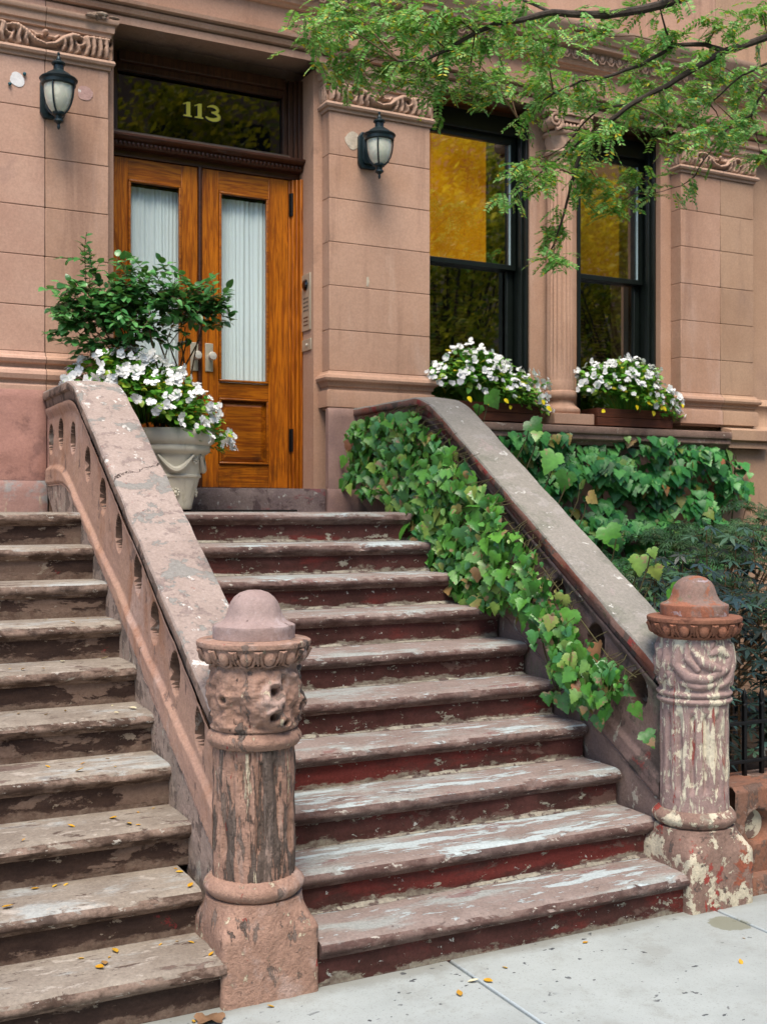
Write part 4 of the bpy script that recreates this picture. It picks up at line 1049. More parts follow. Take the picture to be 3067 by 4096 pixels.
# ------------------------------------------------------------------ low wall and iron fence
lw = empty('garden_wall', (6, 3.9, 0), 'low rusty brown stone wall with a round cream recess below the iron fence', 'wall')
b = MB()
def lwf(u, v):
    x = 3.72+(6.2-3.72)*u; z = .07+(.475-.07)*v
    y = 3.815+nz(x*3, 1, z*3, 2, 4)*.006
    for hx in (3.86, 4.30, 4.74, 5.18, 5.62):
        d = math.hypot(x-hx, z-.288)
        y += .055*(1-sstep(.066, .08, d))
    y += .02*sstep(.45, .475, z)
    return (x, y, z)
b.grid(330, 60, lwf); b.box(3.72, 11.2, 3.835+.06, 4.05, .0, .474); b.box(3.72, 6.2, 3.84, 3.95, .468, .4745); b.box(6.2, 11.2, 3.815, 3.9, .0, .474)
b.build('wall', M['lowwall'], lw, sharp=.9)
b = MB()
for hx in (3.86, 4.30, 4.74, 5.18, 5.62):
    b.prism([(hx+.066*math.cos(6.2832*i/28), .288+.066*math.sin(6.2832*i/28)) for i in range(28)], 3.862, 3.868)
b.build('recess', M['recess'], lw)
b = MB(); b.runx([(3.765, -.02), (3.765, .06), (3.775, .078), (3.80, .084), (3.86, .084), (3.86, -.02)], 3.72, 11.2, 160, lambda p, j: Vector((p.x, p.y+.006*nz(p.x*3, j, 0, 2), p.z+.002*nz(p.x*5, j, 3))))
b.build('plinth', M['lowwall'], lw)
fe = empty('iron_fence', (4.7, 3.98, .47), 'black iron fence with spear tops standing on the low wall', 'fence')
b = MB(); b.box(3.76, 7.2, 3.968, 3.992, .711, .727); b.build('rail', M['iron'], fe, bevel=.002)
b = MB(); b.box(3.76, 7.2, 3.968, 3.992, .532, .548); b.build('rail', M['iron'], fe, bevel=.002)
pk = None
for i in range(31):
    x = 3.83+.108*i
    if pk is None:
        b = MB(); b.box(x-.0085, x+.0085, 3.9715, 3.9885, .46, .82)
        b.lathe((x, 3.98, 0), [(.009, .79), (.014, .797), (.014, .803), (.009, .81), (.0165, .835), (.008, .862), (.0, .882)], 10)
        pk = b.build('picket', M['iron'], fe); x0_ = x
    else:
        c = pk.copy(); COL.objects.link(c); c.location.x += x-x0_

# ------------------------------------------------------------------ leaves and plants
def leaf_shape(kind):
    """outline (x across, y along) from base to tip, unit length; first vertex is the base"""
    if kind == 'ivy':
        h = [(.0, 0), (.14, -.09), (.30, -.10), (.38, -.01), (.46, .02), (.47, .12), (.60, .22), (.50, .27), (.47, .35), (.34, .39), (.40, .47), (.37, .56), (.28, .60), (.26, .70), (.16, .76), (.11, .88), (0, 1)]
    elif kind == 'oval':
        h = [(0, 0), (.16, .12), (.25, .3), (.27, .48), (.21, .68), (.10, .86), (0, 1)]
    elif kind == 'broad':
        h = [(0, 0), (.24, .08), (.36, .28), (.36, .5), (.26, .74), (.1, .92), (0, 1)]
    elif kind == 'leaflet':
        h = [(0, 0), (.2, .2), (.23, .55), (.13, .86), (0, 1)]
    return h
def add_leaf(b, kind, p, d, n, size, fold=.18, curl=.15):
    """p base, d direction of the midrib, n upper-side normal"""
    d = d.normalized(); n = (n-d*n.dot(d))
    if n.length < 1e-4: n = d.orthogonal()
    n.normalize(); s_ = d.cross(n)
    h = leaf_shape(kind)
    def P(x, y):
        return p+s_*(x*size)+d*(y*size)+n*(size*(abs(x)*fold-curl*y*y))
    m = len(h)
    mid = [P(0, y if i else 0) for i, (x, y) in enumerate(h)]
    L = [P(-x, y) for x, y in h[1:-1]]; Rr = [P(x, y) for x, y in h[1:-1]]
    vs = [mid[0], mid[-1]]+[P(0, max(.05, y)) for x, y in h[1:-1]]+L+Rr
    k = m-2; fs = []
    I = lambda q, i: 2+q*k+i
    for q in (1, 2):
        fs.append((0, I(0, 0), I(q, 0)) if q == 1 else (0, I(q, 0), I(0, 0)))
        for i in range(k-1):
            f = (I(0, i), I(0, i+1), I(q, i+1), I(q, i))
            fs.append(f if q == 1 else f[::-1])
        fs.append((I(0, k-1), 1, I(q, k-1)) if q == 1 else (I(0, k-1), I(q, k-1), 1))
    b.add(vs, fs)
def inpoly(x, y, poly):
    c = False; j = len(poly)-1
    for i in range(len(poly)):
        xi, yi = poly[i]; xj, yj = poly[j]
        if (yi > y) != (yj > y) and x < (xj-xi)*(y-yi)/(yj-yi)+xi: c = not c
        j = i
    return c

# ivy on the inner face of the right balustrade
iv = empty('ivy', (3.40, 5.4, 1.6), 'climbing ivy with reddish spots covering the inner face of the mossy balustrade', 'ivy')
poly = [(6.95, 2.19), (6.81, 2.30), (6.36, 2.32), (6.0, 2.30), (5.57, 2.03), (5.21, 1.80), (4.89, 1.55), (4.5, 1.23), (4.22, 1.04), (4.05, .94), (4.18, .85), (4.36, .75), (4.73, .78), (4.66, .96), (4.74, 1.10), (4.93, 1.17), (5.38, 1.21), (5.83, 1.36), (5.92, 1.47), (6.23, 1.69), (6.42, 1.83), (6.7, 1.80), (7.0, 1.86), (6.81, 2.09)]
lb, sb = MB(), MB()
q = random.Random(21)
cnt = 0
while cnt < 1900:
    y = q.uniform(4.0, 7.1); z = q.uniform(.7, 2.36)
    if not inpoly(y, z, poly): continue
    dens = .5+.9*nz(y*1.7, z*1.7, 3, 1.2, 3)
    low = y < 5.05
    if q.random() > dens+(.34 if not low else .08): continue
    edge_top = zlR(y)-z
    size = q.choice((.042, .05, .056, .064, .074, .085, .098, .11)) if not (low and q.random() < .6) else q.uniform(.022, .036)
    off = q.uniform(.03, .16)*(1 if y > 5 else .7)
    p = Vector((3.405-off*.9, y, z))
    n = Vector((-1, q.gauss(-.35, .5), q.gauss(.6, .5)))
    d = Vector((q.gauss(-.25, .25), q.gauss(-.25, .5), -1+q.gauss(0, .4)))
    add_leaf(lb, 'ivy' if size > .05 else 'broad', p, d, n, size*.92, q.uniform(-.05, .6), q.uniform(.0, .55))
    if q.random() < .4:
        sb.tube([p, p+Vector((.03, q.uniform(-.03, .03), .03)), Vector((3.415, y+q.uniform(-.05, .05), z+.05))], .0018, 4)
    cnt += 1
for k in range(170):
    y = q.gauss(4.42, .15); z = .96+.55*(y-4.42)+q.gauss(-.02, .09)
    if z > zlR(y)-.2 or z < .72: continue
    p = Vector((3.40-q.uniform(.02, .12), y, z))
    add_leaf(lb, 'ivy', p, Vector((q.gauss(-.25, .3), q.gauss(-.25, .5), -1)), Vector((-1, q.gauss(-.35, .4), q.gauss(.6, .4))), q.choice((.03, .04, .055, .065, .08)), q.uniform(0, .4), q.uniform(0, .4))
for (y, z, s_) in ((7.03, 1.86, .1), (7.02, 2.02, .085), (6.95, 1.9, .07), (6.88, 2.0, .08), (6.7, 1.80, .09), (6.6, 1.78, .06)):
    add_leaf(lb, 'ivy', Vector((3.33, y, z+.05)), Vector((-.3, .3, -.8)), Vector((-1, -.5, .4)), s_)
vines = [[(3.405, 6.6, 2.27), (3.40, 6.1, 2.1), (3.395, 5.6, 1.75), (3.39, 5.1, 1.42), (3.395, 4.75, 1.15), (3.40, 4.45, .95), (3.4, 4.3, .8)], [(3.405, 6.3, 2.25), (3.395, 5.9, 1.9), (3.39, 5.5, 1.5), (3.38, 5.35, 1.22)], [(3.40, 5.0, 1.5), (3.39, 4.8, 1.0), (3.39, 4.7, .8)], [(3.40, 5.3, 1.75), (3.395, 4.8, 1.4), (3.4, 4.3, 1.02), (3.4, 4.1, .95)]]
for vpts in vines: sb.tube(vpts, .004, 5)
lb.build('leaves', M['ivy'], iv, recalc=False, sharp=3); sb.build('stem', M['vine'], iv)
# large young leaves that lean over the far edge of the coping
iv2 = empty('ivy', (3.75, 5.2, 1.4), 'pale large-leaved vine shoots peeping over the far edge of the grey coping', 'ivy')
lb, sb = MB(), MB()
for y, z, s_ in [(a_, b_, c_*.8) for a_, b_, c_ in ((5.87, 2.36, .15), (5.5, 2.17, .15), (5.62, 1.99, .1), (5.23, 1.97, .17), (5.12, 1.86, .15), (4.75, 1.56, .17), (4.7, 1.5, .1), (4.47, 1.42, .13), (4.42, 1.37, .1), (4.28, 1.27, .13), (5.4, 2.1, .09), (4.95, 1.73, .1), (4.4, 1.46, .07), (6.0, 2.30, .09), (5.0, 1.80, .08))]:
    p = Vector((3.77+q.uniform(0, .05), y+.05, z+.06))
    add_leaf(lb, 'ivy', p, Vector((q.gauss(.3, .5), q.gauss(-.1, .3), -.75)), Vector((-.6, -.8, .5)), s_, .15, .25)
    sb.tube([p, p+Vector((0, .03, -.1)), Vector((3.74, y+.12, z-.22))], .0035, 5)
sb.tube([(3.74, 6.1, 2.1), (3.74, 5.5, 1.8), (3.74, 5.0, 1.5), (3.74, 4.4, 1.05), (3.76, 4.25, .5), (3.78, 4.2, .1)], .006, 6)
lb.build('leaves', M['ivy'], iv2, recalc=False, sharp=3); sb.build('stem', M['vine'], iv2)
# ivy on the house wall under the sill
iw = empty('ivy', (5.6, 7.1, 1.2), 'dense dark green ivy on the basement wall under the window sill', 'ivy')
poly2 = [(4.1, 2.22), (5.16, 2.26), (6.05, 2.24), (6.83, 2.20), (7.1, 1.96), (6.8, 1.69), (6.6, 1.2), (6.0, .8), (5.2, .7), (4.1, .7)]
lb, sb = MB(), MB()
cnt = 0
while cnt < 2300:
    x = q.uniform(4.08, 7.1); z = q.uniform(.7, 2.28)
    if not inpoly(x, z, poly2): continue
    tier = .5+.5*math.sin(z*17+1.5*nz(x*1.3, z, 2, 1.5, 2)*3)
    if q.random() > .25+.75*tier*(1.2 if z > 1.5 else .55): continue
    off = .03+.16*tier*q.uniform(.4, 1)
    p = Vector((x, 7.11-off, z+.04))
    add_leaf(lb, 'ivy', p, Vector((q.gauss(0, .35), q.gauss(-.45, .2), -.8)), Vector((q.gauss(-.1, .3), -.75, q.gauss(.75, .25))), q.choice((.05, .06, .075, .09, .105)), q.uniform(.02, .25), q.uniform(.05, .3))
    cnt += 1
for k in range(9):
    x = 4.2+k*.32
    sb.tube([(x, 7.1, .2), (x+.05, 7.1, 1.0), (x+q.uniform(-.15, .15), 7.09, 1.7), (x+q.uniform(-.2, .2), 7.08, 2.18)], .007, 5)
lb.build('leaves', M['ivy_wall'], iw, recalc=False, sharp=3); sb.build('stem', M['vine'], iw)

# impatiens: leafy mound and separate white blossoms
fm = MB()
for k in range(10):
    a = 6.2832*k/5
    c, s_ = math.cos(a), math.sin(a)
    pts = [(0, 0, 0), (.010*c-.008*s_, .010*s_+.008*c, .002), (.022*c-.012*s_, .022*s_+.012*c, .003), (.027*c, .027*s_, .0), (.022*c+.012*s_, .022*s_-.012*c, .003), (.010*c+.008*s_, .010*s_-.008*c, .002)]
    if k > 4: pts = [(x*.8+.016, y*.8+.012+z*.4, z*.8+.010+x*.35) for x, y, z in pts]
    fm.add([(x, y, z+.001*k+.22*math.hypot(x, y)*(1 if k % 2 else .6)) for x, y, z in pts], [(0, 5, 4), (0, 4, 3), (0, 3, 2), (0, 2, 1)])
FLOWER = fm.mesh('blossom', M['petal'], True, 3, False)
ym = MB(); add_leaf(ym, 'broad', Vector((0, 0, 0)), Vector((1, 0, 0)), Vector((0, 0, 1)), .05)
def impatiens(c, rx, ry, rz, nleaf, nflow, label, seed, skip=None, fs=1.0, lean=0., zmin=-.15):
    t = empty('impatiens', c, label, 'flowers', 'white impatiens'); made = 0
    q = random.Random(seed); lb, sb = MB(), MB(); c = Vector(c)
    def surf(k=1.):
        while True:
            v = Vector((q.uniform(-1, 1), q.uniform(-1, 1), q.uniform(zmin, 1)))
            if .2 < v.length < 1 and v.y < .6:
                v.normalize(); break
        lump = 1+.22*nz(v.x*2+seed, v.y*2, v.z*2, 1.3, 2)
        return Vector((v.x*rx, v.y*ry, v.z*rz))*lump*k+Vector((0, 0, lean*v.x)), v
    for i in range(nleaf):
        o, v = surf(q.uniform(.6, 1.02))
        p = c+o
        d = (v+Vector((q.gauss(0, .6), q.gauss(0, .6), q.gauss(-.25, .4)))).normalized()
        n = (v*.6+Vector((q.gauss(0, .3), -.4, .8)))
        add_leaf(lb, 'broad', p, d, n, q.uniform(.03, .06), q.uniform(.05, .3), q.uniform(0, .4))
        if i % 4 == 0: sb.tube([c+Vector((o.x*.4, o.y*.4, -rz*.2)), c+o*.7, p], .0022, 4)
    lb.build('foliage', M['impat'], t, recalc=False, sharp=3); sb.build('stem', M['impat'], t)
    i = 0; rest = MB()
    while i < nflow:
        o, v = surf(1.06)
        if v.z < -.2 or v.y > .35: continue
        if q.random() > .35+.9*max(0, .5+nz(v.x*3+seed*2, v.y*3, v.z*3, 1.2, 2)): continue
        nn = (v+Vector((q.gauss(0, .45), q.gauss(-.45, .35), q.gauss(.15, .4)))).normalized()
        qt = nn.to_track_quat('Z', 'Y') @ Euler((0, 0, q.uniform(0, 6))).to_quaternion()
        s_ = q.uniform(.7, 1.3)*fs
        back = o.y > 0 or s_ < .85*fs
        if not back and made < 98:
            f = bpy.data.objects.new('blossom', FLOWER); COL.objects.link(f); f.parent = t
            f.location = o; f.rotation_mode = 'QUATERNION'; f.rotation_quaternion = qt; f.scale = (s_, s_, s_); made += 1
        else:
            rest.add([c+o+qt @ (Vector(w_.co)*s_) for w_ in FLOWER.vertices], [tuple(p_.vertices) for p_ in FLOWER.polygons])
        i += 1
    ob = rest.build('blossoms', M['petal'], t, recalc=False, sharp=3); ob['kind'] = 'stuff'
    return t

# planter on the landing
PX, PY = 1.985, 6.62
ur = empty('planter', (PX, PY, 1.72), 'pale cream urn planter with swag relief on the landing', 'planter')
def urn_r(a, z, r): return r
b = MB()
b.lathe((PX, PY, 1.715), [(0, .0), (.128, .0), (.134, .006), (.137, .03), (.147, .07), (.165, .135), (.178, .185), (.187, .19), (.189, .2), (.183, .206), (.196, .26), (.212, .322), (.226, .33), (.238, .338), (.243, .352), (.24, .366), (.238, .375), (.252, .385), (.266, .402), (.271, .43), (.268, .455), (.26, .468), (.245, .466), (.236, .44), (.2, .40), (0, .39)], 72)
pot = b.build('urn', M['urn'], ur, sharp=.7)
b = MB()
for k in range(5):
    a0 = R(-95+72*k)
    pts = []; rr = []
    for i in range(13):
        t_ = i/12; a = a0+R(-28+56*t_); z = .315-.085*math.sin(math.pi*t_); r_ = .164+(z-.135)*.255+.012
        pts.append((PX+r_*math.cos(a), PY+r_*math.sin(a), 1.715+z)); rr.append(.006+.013*math.sin(math.pi*t_))
    b.tube(pts, rr, 8)
    for a, z, s_ in ((a0+R(36), .29, .024), (a0+R(2), .10, .026)):
        r_ = .165+(z-.135)*.255+.002
        cc_ = Vector((PX+r_*math.cos(a), PY+r_*math.sin(a), 1.715+z))
        b.ball(cc_, s_*.45, 8, 6)
        for j in range(8):
            aa = 6.2832*j/8
            b.ball(cc_+Vector((-math.sin(a), math.cos(a), 0))*s_*.8*math.cos(aa)+Vector((0, 0, 1))*s_*.8*math.sin(aa), s_*.3, 6, 5)
b.build('relief', M['urn'], pot)
b = MB(); b.lathe((PX, PY, 2.11), [(0, 0), (.2, 0)], 24); b.build('soil', M['soil'], ur)
impatiens((PX-.12, PY, 2.28), .43, .34, .29, 1700, 170, 'white impatiens spilling over the rim of the cream urn', 31, None, .86, -.17, -.1)
# doormat
b = MB(); b.box(1.78, 2.78, 6.55, 7.06, 1.702, 1.714)
tag(b.build('doormat', M['rubber'], bevel=.004), 'thin dark rubber mat in front of the oak door', 'mat')

# shrub in the urn
sh = empty('shrub', (PX, PY, 2.12), 'loose dark green shrub on bare stems rising from the urn', 'shrub')
lb, sb = MB(), MB()
q = random.Random(77)
blobs = [((1.55, 6.60, 2.86), .24, .15, 170), ((1.80, 6.62, 2.98), .24, .17, 210), ((2.05, 6.6, 2.95), .24, .19, 210), ((1.72, 6.6, 2.80), .25, .13, 150), ((2.22, 6.58, 2.90), .2, .15, 130), ((2.32, 6.6, 2.95), .13, .08, 45), ((1.50, 6.62, 3.05), .09, .2, 40), ((1.36, 6.6, 2.8), .1, .09, 40), ((1.42, 6.6, 2.98), .12, .07, 36), ((1.55, 6.6, 2.68), .16, .08, 50)]
base = Vector((PX, PY, 2.12))
for ci, (c, r, rz, n) in enumerate(blobs):
    c = Vector((1.82+(c[0]-1.86)*.85, c[1], c[2]-.075))
    for s_i in range(3 if n > 100 else 1):
        e = c+Vector((q.uniform(-r, r)*.5, q.uniform(-.1, .1), q.uniform(-rz, rz)*.3))
        bs = base+Vector((q.uniform(-.12, .12), q.uniform(-.08, .08), 0))
        m1 = bs.lerp(e, .45)+Vector((q.uniform(-.04, .04), q.uniform(-.04, .04), .08)); m2 = bs.lerp(e, .75)+Vector((q.uniform(-.05, .05), 0, .06))
        sb.tube([bs, m1, m2, e], [.008, .006, .004, .002], 6)
    k = 0
    while k < n*2.3:
        tw0 = c+Vector((0, 0, .04))+Vector((q.gauss(0, r*.35), q.gauss(0, r*.4), q.gauss(0, rz*.4)))
        dr = Vector((q.gauss(0, 1)+(tw0.x-1.85)*1.5, q.gauss(-.2, .8), q.gauss(.35, .6))).normalized()
        ln = q.uniform(.07, .16)
        sb.tube([tw0, tw0+dr*ln*.5+Vector((0, 0, .006)), tw0+dr*ln], [.0022, .0016, .001], 4)
        for i in range(6):
            t_ = (i+.6)/6; p = tw0+dr*ln*t_
            sd = dr.cross(Vector((0, 0, 1))); sd.normalize()
            d = dr*.6+sd*(1 if i % 2 else -1)*q.uniform(.5, 1)+Vector((0, 0, q.gauss(-.1, .25)))
            if i == 5: d = dr
            add_leaf(lb, 'broad', p, d, Vector((q.gauss(0, .3), -.35, 1)), q.uniform(.04, .068), q.uniform(.1, .35), q.uniform(.05, .4)); k += 1
sp = [(1.5, 6.62, 3.0), (1.49, 6.62, 3.2), (1.5, 6.61, 3.3)]
sb.tube(sp, .002, 4)
for i in range(8): add_leaf(lb, 'broad', Vector((1.5, 6.62, 3.12+.023*i)), Vector(((1 if i % 2 else -1)*.8, -.3, .4)), Vector((0, -.6, .8)), .04)
lb.build('foliage', M['shrub'], sh, recalc=False, sharp=3); sb.build('stem', M['twig'], sh)

# window boxes
def wbox(x0, x1, label, gl, fl, seed):
    y0, y1, z0, z1 = 7.035, 7.24, 2.362, 2.495
    t = empty('window_box', ((x0+x1)/2, 7.14, z0), label, 'window box', 'wooden window boxes')
    b = MB(); b.box(x0, x1, y0, y0+.018, z0, z0+.062); b.box(x0, x1, y0, y0+.018, z0+.065, z1); b.build('front_board', M['box_wood'], t, bevel=.003)
    for xe in (x0, x1-.018):
        b = MB(); b.box(xe, xe+.018, y0+.018, y1-.018, z0, z1); b.build('end_board', M['box_wood'], t, bevel=.003)
    b = MB(); b.box(x0, x1, y1-.018, y1, z0, z1); b.build('back_board', M['box_wood'], t, bevel=.003)
    b = MB(); b.box(x0+.02, x1-.02, y0+.02, y1-.02, z0+.01, z1-.02); b.build('soil', M['soil'], t)
    im = impatiens(((x0+x1)/2+.01, 7.12, 2.535), .48, .18, .31, 1200, 165, fl, seed, None, .74, -.09, -.0)
    q = random.Random(seed+5)
    for i in range(7):
        b = MB()
        add_leaf(b, 'broad', Vector(((x0+x1)/2+q.uniform(-.4, .42), 6.95+q.uniform(-.03, .03), 2.53+q.uniform(-.06, .03))), Vector((q.gauss(0, .5), -.4, -.7)), Vector((0, -1, .4)), q.uniform(.035, .055))
        b.build('yellow_leaf', M['petal_y'], im, recalc=False)
wbox(4.16, 4.943, 'wooden window box nearer the door, half hidden by the coping', 0, 'white impatiens in the window box nearest the door', 41)
wbox(5.46, 6.20, 'wooden window box between the fluted column and the far pilaster', 0, 'white impatiens in the window box right of the fluted column', 52)

# japanese maple and dark shrub in the garden
def palmate(b, p, d, n, size, lobes=7, w=.11):
    d = d.normalized(); n = (n-d*n.dot(d)).normalized(); s_ = d.cross(n)
    vs = [p]; fs = []
    for i in range(lobes):
        a = R(-115+230*i/(lobes-1)); L_ = size*(1-.45*abs(i-(lobes-1)/2)/((lobes-1)/2))
        dd = d*math.cos(a)+s_*math.sin(a); ss = d*-math.sin(a)+s_*math.cos(a)
        k = len(vs)
        vs += [p+dd*L_*.45-ss*size*w-n*size*.02, p+dd*L_-n*size*.18, p+dd*L_*.45+ss*size*w-n*size*.02]
        fs.append((0, k, k+1, k+2))
    b.add(vs, fs)
mp = empty('maple', (5.3, 5.9, .16), 'feathery green maple bush below the ivy in the front garden', 'maple')
lb, sb = MB(), MB(); q = random.Random(5)
for ci in range(105):
    u = q.random()
    c = Vector((q.uniform(4.3, 7.0), q.uniform(5.4, 6.6), 0))
    zt = 1.38+.36*max(0, (c.x-4.7)/1.7)+q.uniform(-.12, .1)
    c.z = zt-abs(q.gauss(0, .34))
    for j in range(46):
        a = q.uniform(0, 6.28); r_ = q.uniform(.02, .26)
        p = c+Vector((r_*math.cos(a), r_*math.sin(a)*.8, q.gauss(0, .022)-.32*r_*r_*3))
        palmate(lb, p, Vector((math.cos(a), math.sin(a)-.3, q.gauss(-.35, .2))), Vector((q.gauss(0, .25), -.3, 1)), q.uniform(.045, .085), 7, .06)
    sb.tube([(5.3+q.uniform(-.05, .05), 5.9, .16+.3*q.random()), (5.3+(c.x-5.3)*.5, 5.9+(c.y-5.9)*.5, .9), (c.x, c.y, c.z-.02)], [.012, .007, .003], 5)
lb.build('crown', M['maple'], mp, recalc=False, sharp=3); sb.build('trunk', M['twig'], mp)
ds = empty('dark_shrub', (4.75, 4.75, .16), 'dark bluish shrub with pointed lobed leaves behind the iron fence', 'shrub')
lb, sb = MB(), MB()
for st in range(24):
    bx, by = q.uniform(4.15, 5.6), q.uniform(4.35, 5.3)
    h_ = q.uniform(.9, 1.35)+.15*(bx > 4.6)
    tx = bx+q.uniform(-.12, .12)
    sb.tube([(bx, by, .15), ((bx+tx)/2+q.uniform(-.04, .04), by, .15+h_*.5), (tx, by+q.uniform(-.05, .05), .15+h_)], [.008, .006, .002], 5)
    for i in range(40):
        t_ = .18+.82*i/39; c = Vector((bx+(tx-bx)*t_, by, .15+h_*t_)); a = i*2.4+q.uniform(-.4, .4)
        r_ = (.05+.13*(1-t_))*q.uniform(.6, 1.3)
        p = c+Vector((math.cos(a)*r_, math.sin(a)*r_, q.uniform(-.02, .03)))
        sb.tube([c, p], .0015, 4)
        palmate(lb, p, Vector((math.cos(a), math.sin(a)-.25, q.gauss(-.3, .25))), Vector((0, -.4, 1)), q.uniform(.07, .125), 5, .12)
lb.build('crown', M['darkleaf'], ds, recalc=False, sharp=3); sb.build('stem', M['twig'], ds)
ds2 = empty('low_shrub', (3.95, 4.5, .16), 'small grey green bush with star shaped leaves just behind the terracotta collared newel', 'shrub')
lb, sb = MB(), MB()
for st in range(9):
    bx, by = q.uniform(3.86, 4.35), q.uniform(4.5, 5.3); h_ = q.uniform(.95, 1.2)
    sb.tube([(bx, by, .15), (bx, by, .15+h_)], [.006, .002], 5)
    for i in range(28):
        t_ = .3+.7*i/27; a = i*2.4; r_ = .12*(1.2-t_); c = Vector((bx, by, .15+h_*t_)); p = c+Vector((math.cos(a)*r_, math.sin(a)*r_, 0))
        palmate(lb, p, Vector((math.cos(a), math.sin(a)-.25, -.2)), Vector((0, -.4, 1)), q.uniform(.06, .11), 5, .11)
lb.build('crown', M['maple'], ds2, recalc=False, sharp=3); sb.build('stem', M['twig'], ds2)

# ------------------------------------------------------------------ street tree whose boughs hang into the picture
lt = empty('street_tree', (7.2, 1.9, 0), 'honey locust whose leafy boughs hang in front of the facade', 'tree')
b = MB(); b.tube([(7.2, 1.9, -.05), (7.22, 1.92, .3), (7.18, 1.95, 1.5), (7.1, 2.05, 3.0), (7.15, 2.1, 5.0), (7.3, 2.0, 7.5)], [.24, .2, .17, .15, .12, .06], 14); b.build('trunk', M['bark'], lt)
BR = {
 'main': ([(7.1, 2.05, 3.1), (6.6, 3.2, 4.2), (5.8, 4.5, 4.65), (5.13, 5.0, 4.51), (4.85, 5.07, 4.4), (4.7, 5.14, 4.3), (4.55, 5.22, 4.2), (4.36, 5.29, 4.08), (4.24, 5.36, 3.98), (4.13, 5.44, 3.86), (4.11, 5.51, 3.69), (4.12, 5.58, 3.6), (4.13, 5.66, 3.49), (4.13, 5.73, 3.36), (4.14, 5.8, 3.29)], .026),
 'top': ([(7.13, 2.1, 4.4), (6.2, 3.4, 4.9), (5.0, 4.4, 4.75), (4.16, 4.7, 4.41), (3.95, 4.74, 4.34), (3.77, 4.78, 4.29), (3.61, 4.82, 4.28), (3.48, 4.86, 4.27), (3.35, 4.9, 4.23), (3.2, 4.94, 4.19), (3.09, 4.98, 4.14), (2.95, 5.02, 4.04), (2.82, 5.06, 3.97), (2.71, 5.1, 3.97)], .03),
 'mid': ([(4.85, 5.06, 4.4), (4.78, 5.13, 4.45), (4.59, 5.21, 4.44), (4.41, 5.29, 4.31), (4.22, 5.38, 4.24), (4.12, 5.46, 4.23), (3.98, 5.54, 4.16), (3.88, 5.62, 4.09), (3.83, 5.7, 4.04)], .015),
 'twig': ([(4.59, 5.21, 4.44), (4.5, 5.17, 4.49), (4.43, 5.13, 4.59), (4.37, 5.1, 4.68), (4.3, 5.1, 4.9)], .008),
 'low': ([(5.8, 4.5, 4.65), (5.6, 5.1, 4.5), (5.44, 5.3, 4.36), (5.41, 5.34, 4.31), (5.38, 5.38, 4.2), (5.27, 5.41, 4.16), (5.19, 5.45, 4.05), (5.11, 5.49, 3.93), (5.05, 5.53, 3.81), (4.97, 5.56, 3.75), (4.78, 5.6, 3.69)], .011),
 'left': ([(3.48, 4.86, 4.27), (3.46, 5.08, 4.42), (3.48, 5.2, 4.53), (3.4, 5.2, 4.7)], .009),
 'low2': ([(4.24, 5.36, 3.98), (4.15, 5.6, 3.88), (4.08, 5.67, 3.82), (3.97, 5.75, 3.7), (3.9, 5.83, 3.63), (3.82, 5.9, 3.63)], .007),
 'mid2': ([(4.55, 5.22, 4.2), (4.45, 5.4, 4.13), (4.26, 5.47, 4.09), (4.19, 5.55, 4.0), (4.1, 5.62, 3.89), (4.01, 5.7, 3.83)], .009),
 'right2': ([(5.6, 4.7, 4.6), (5.13, 5.0, 4.35), (5.04, 5.12, 4.31), (4.91, 5.25, 4.16), (4.87, 5.38, 4.1), (4.8, 5.5, 4.03)], .009)}
for k, (pts, r0) in BR.items():
    n = len(pts); b = MB()
    fine = []
    for i in range(n-1):
        a, c = Vector(pts[i]), Vector(pts[i+1])
        for j in range(3):
            t_ = j/3; p = a.lerp(c, t_); fine.append(p+Vector((nz(p.x*7, p.y*7, 1), nz(p.x*7, p.z*7, 2), nz(p.z*7, p.y*7, 3)))*.012)
    fine.append(Vector(pts[-1]))
    b.tube(fine, [r0*(1-.82*i/(len(fine)-1)) for i in range(len(fine))], 8)
    b.build('branch', M['bark'], lt)
BLOB = [(2.35, 5.21, 4.13, .16), (2.72, 5.49, 4.24, .21), (2.89, 5.33, 4.26, .18), (2.67, 5.54, 4.07, .13), (2.93, 5.56, 4.15, .16), (2.96, 5.06, 4.21, .16), (3.21, 5.01, 4.2, .16), (3.49, 5.75, 4.42, .16), (2.98, 5.23, 4.02, .16), (3.19, 5.21, 3.95, .18), (3.87, 5.9, 4.32, .16), (4.08, 5.75, 4.33, .16), (4.19, 5.58, 4.21, .13), (3.99, 5.14, 3.8, .08), (4.54, 5.57, 4.16, .16), (4.89, 5.78, 4.46, .16), (4.78, 5.47, 4.16, .16), (5.18, 5.67, 4.41, .16), (5.24, 5.6, 4.61, .13), (4.83, 5.06, 4.53, .13), (5.59, 5.68, 4.54, .16), (5.53, 5.53, 4.24, .16), (5.04, 5.27, 4.03, .16), (4.53, 5.03, 3.83, .13), (4.34, 5.78, 3.93, .1), (3.85, 5.42, 3.63, .1), (4.38, 5.65, 3.73, .13), (4.83, 5.79, 3.85, .1), (4.52, 5.64, 3.6, .1), (4.2, 5.83, 3.44, .08), (3.85, 5.36, 3.14, .07), (5.8, 5.72, 4.12, .1), (3.8, 5.4, 4.38, .16), (4.54, 5.84, 4.71, .13), (4.83, 5.79, 4.63, .1), (5.16, 5.09, 4.71, .1), (3.51, 5.12, 3.55, .09), (4.57, 5.2, 4.5, .08), (3.12, 5.87, 4.61, .16), (2.54, 5.39, 4.31, .13)]
lb, sb = MB(), MB()
q = random.Random(99)
allpts = [Vector(p) for pts, _ in BR.values() for p in pts]
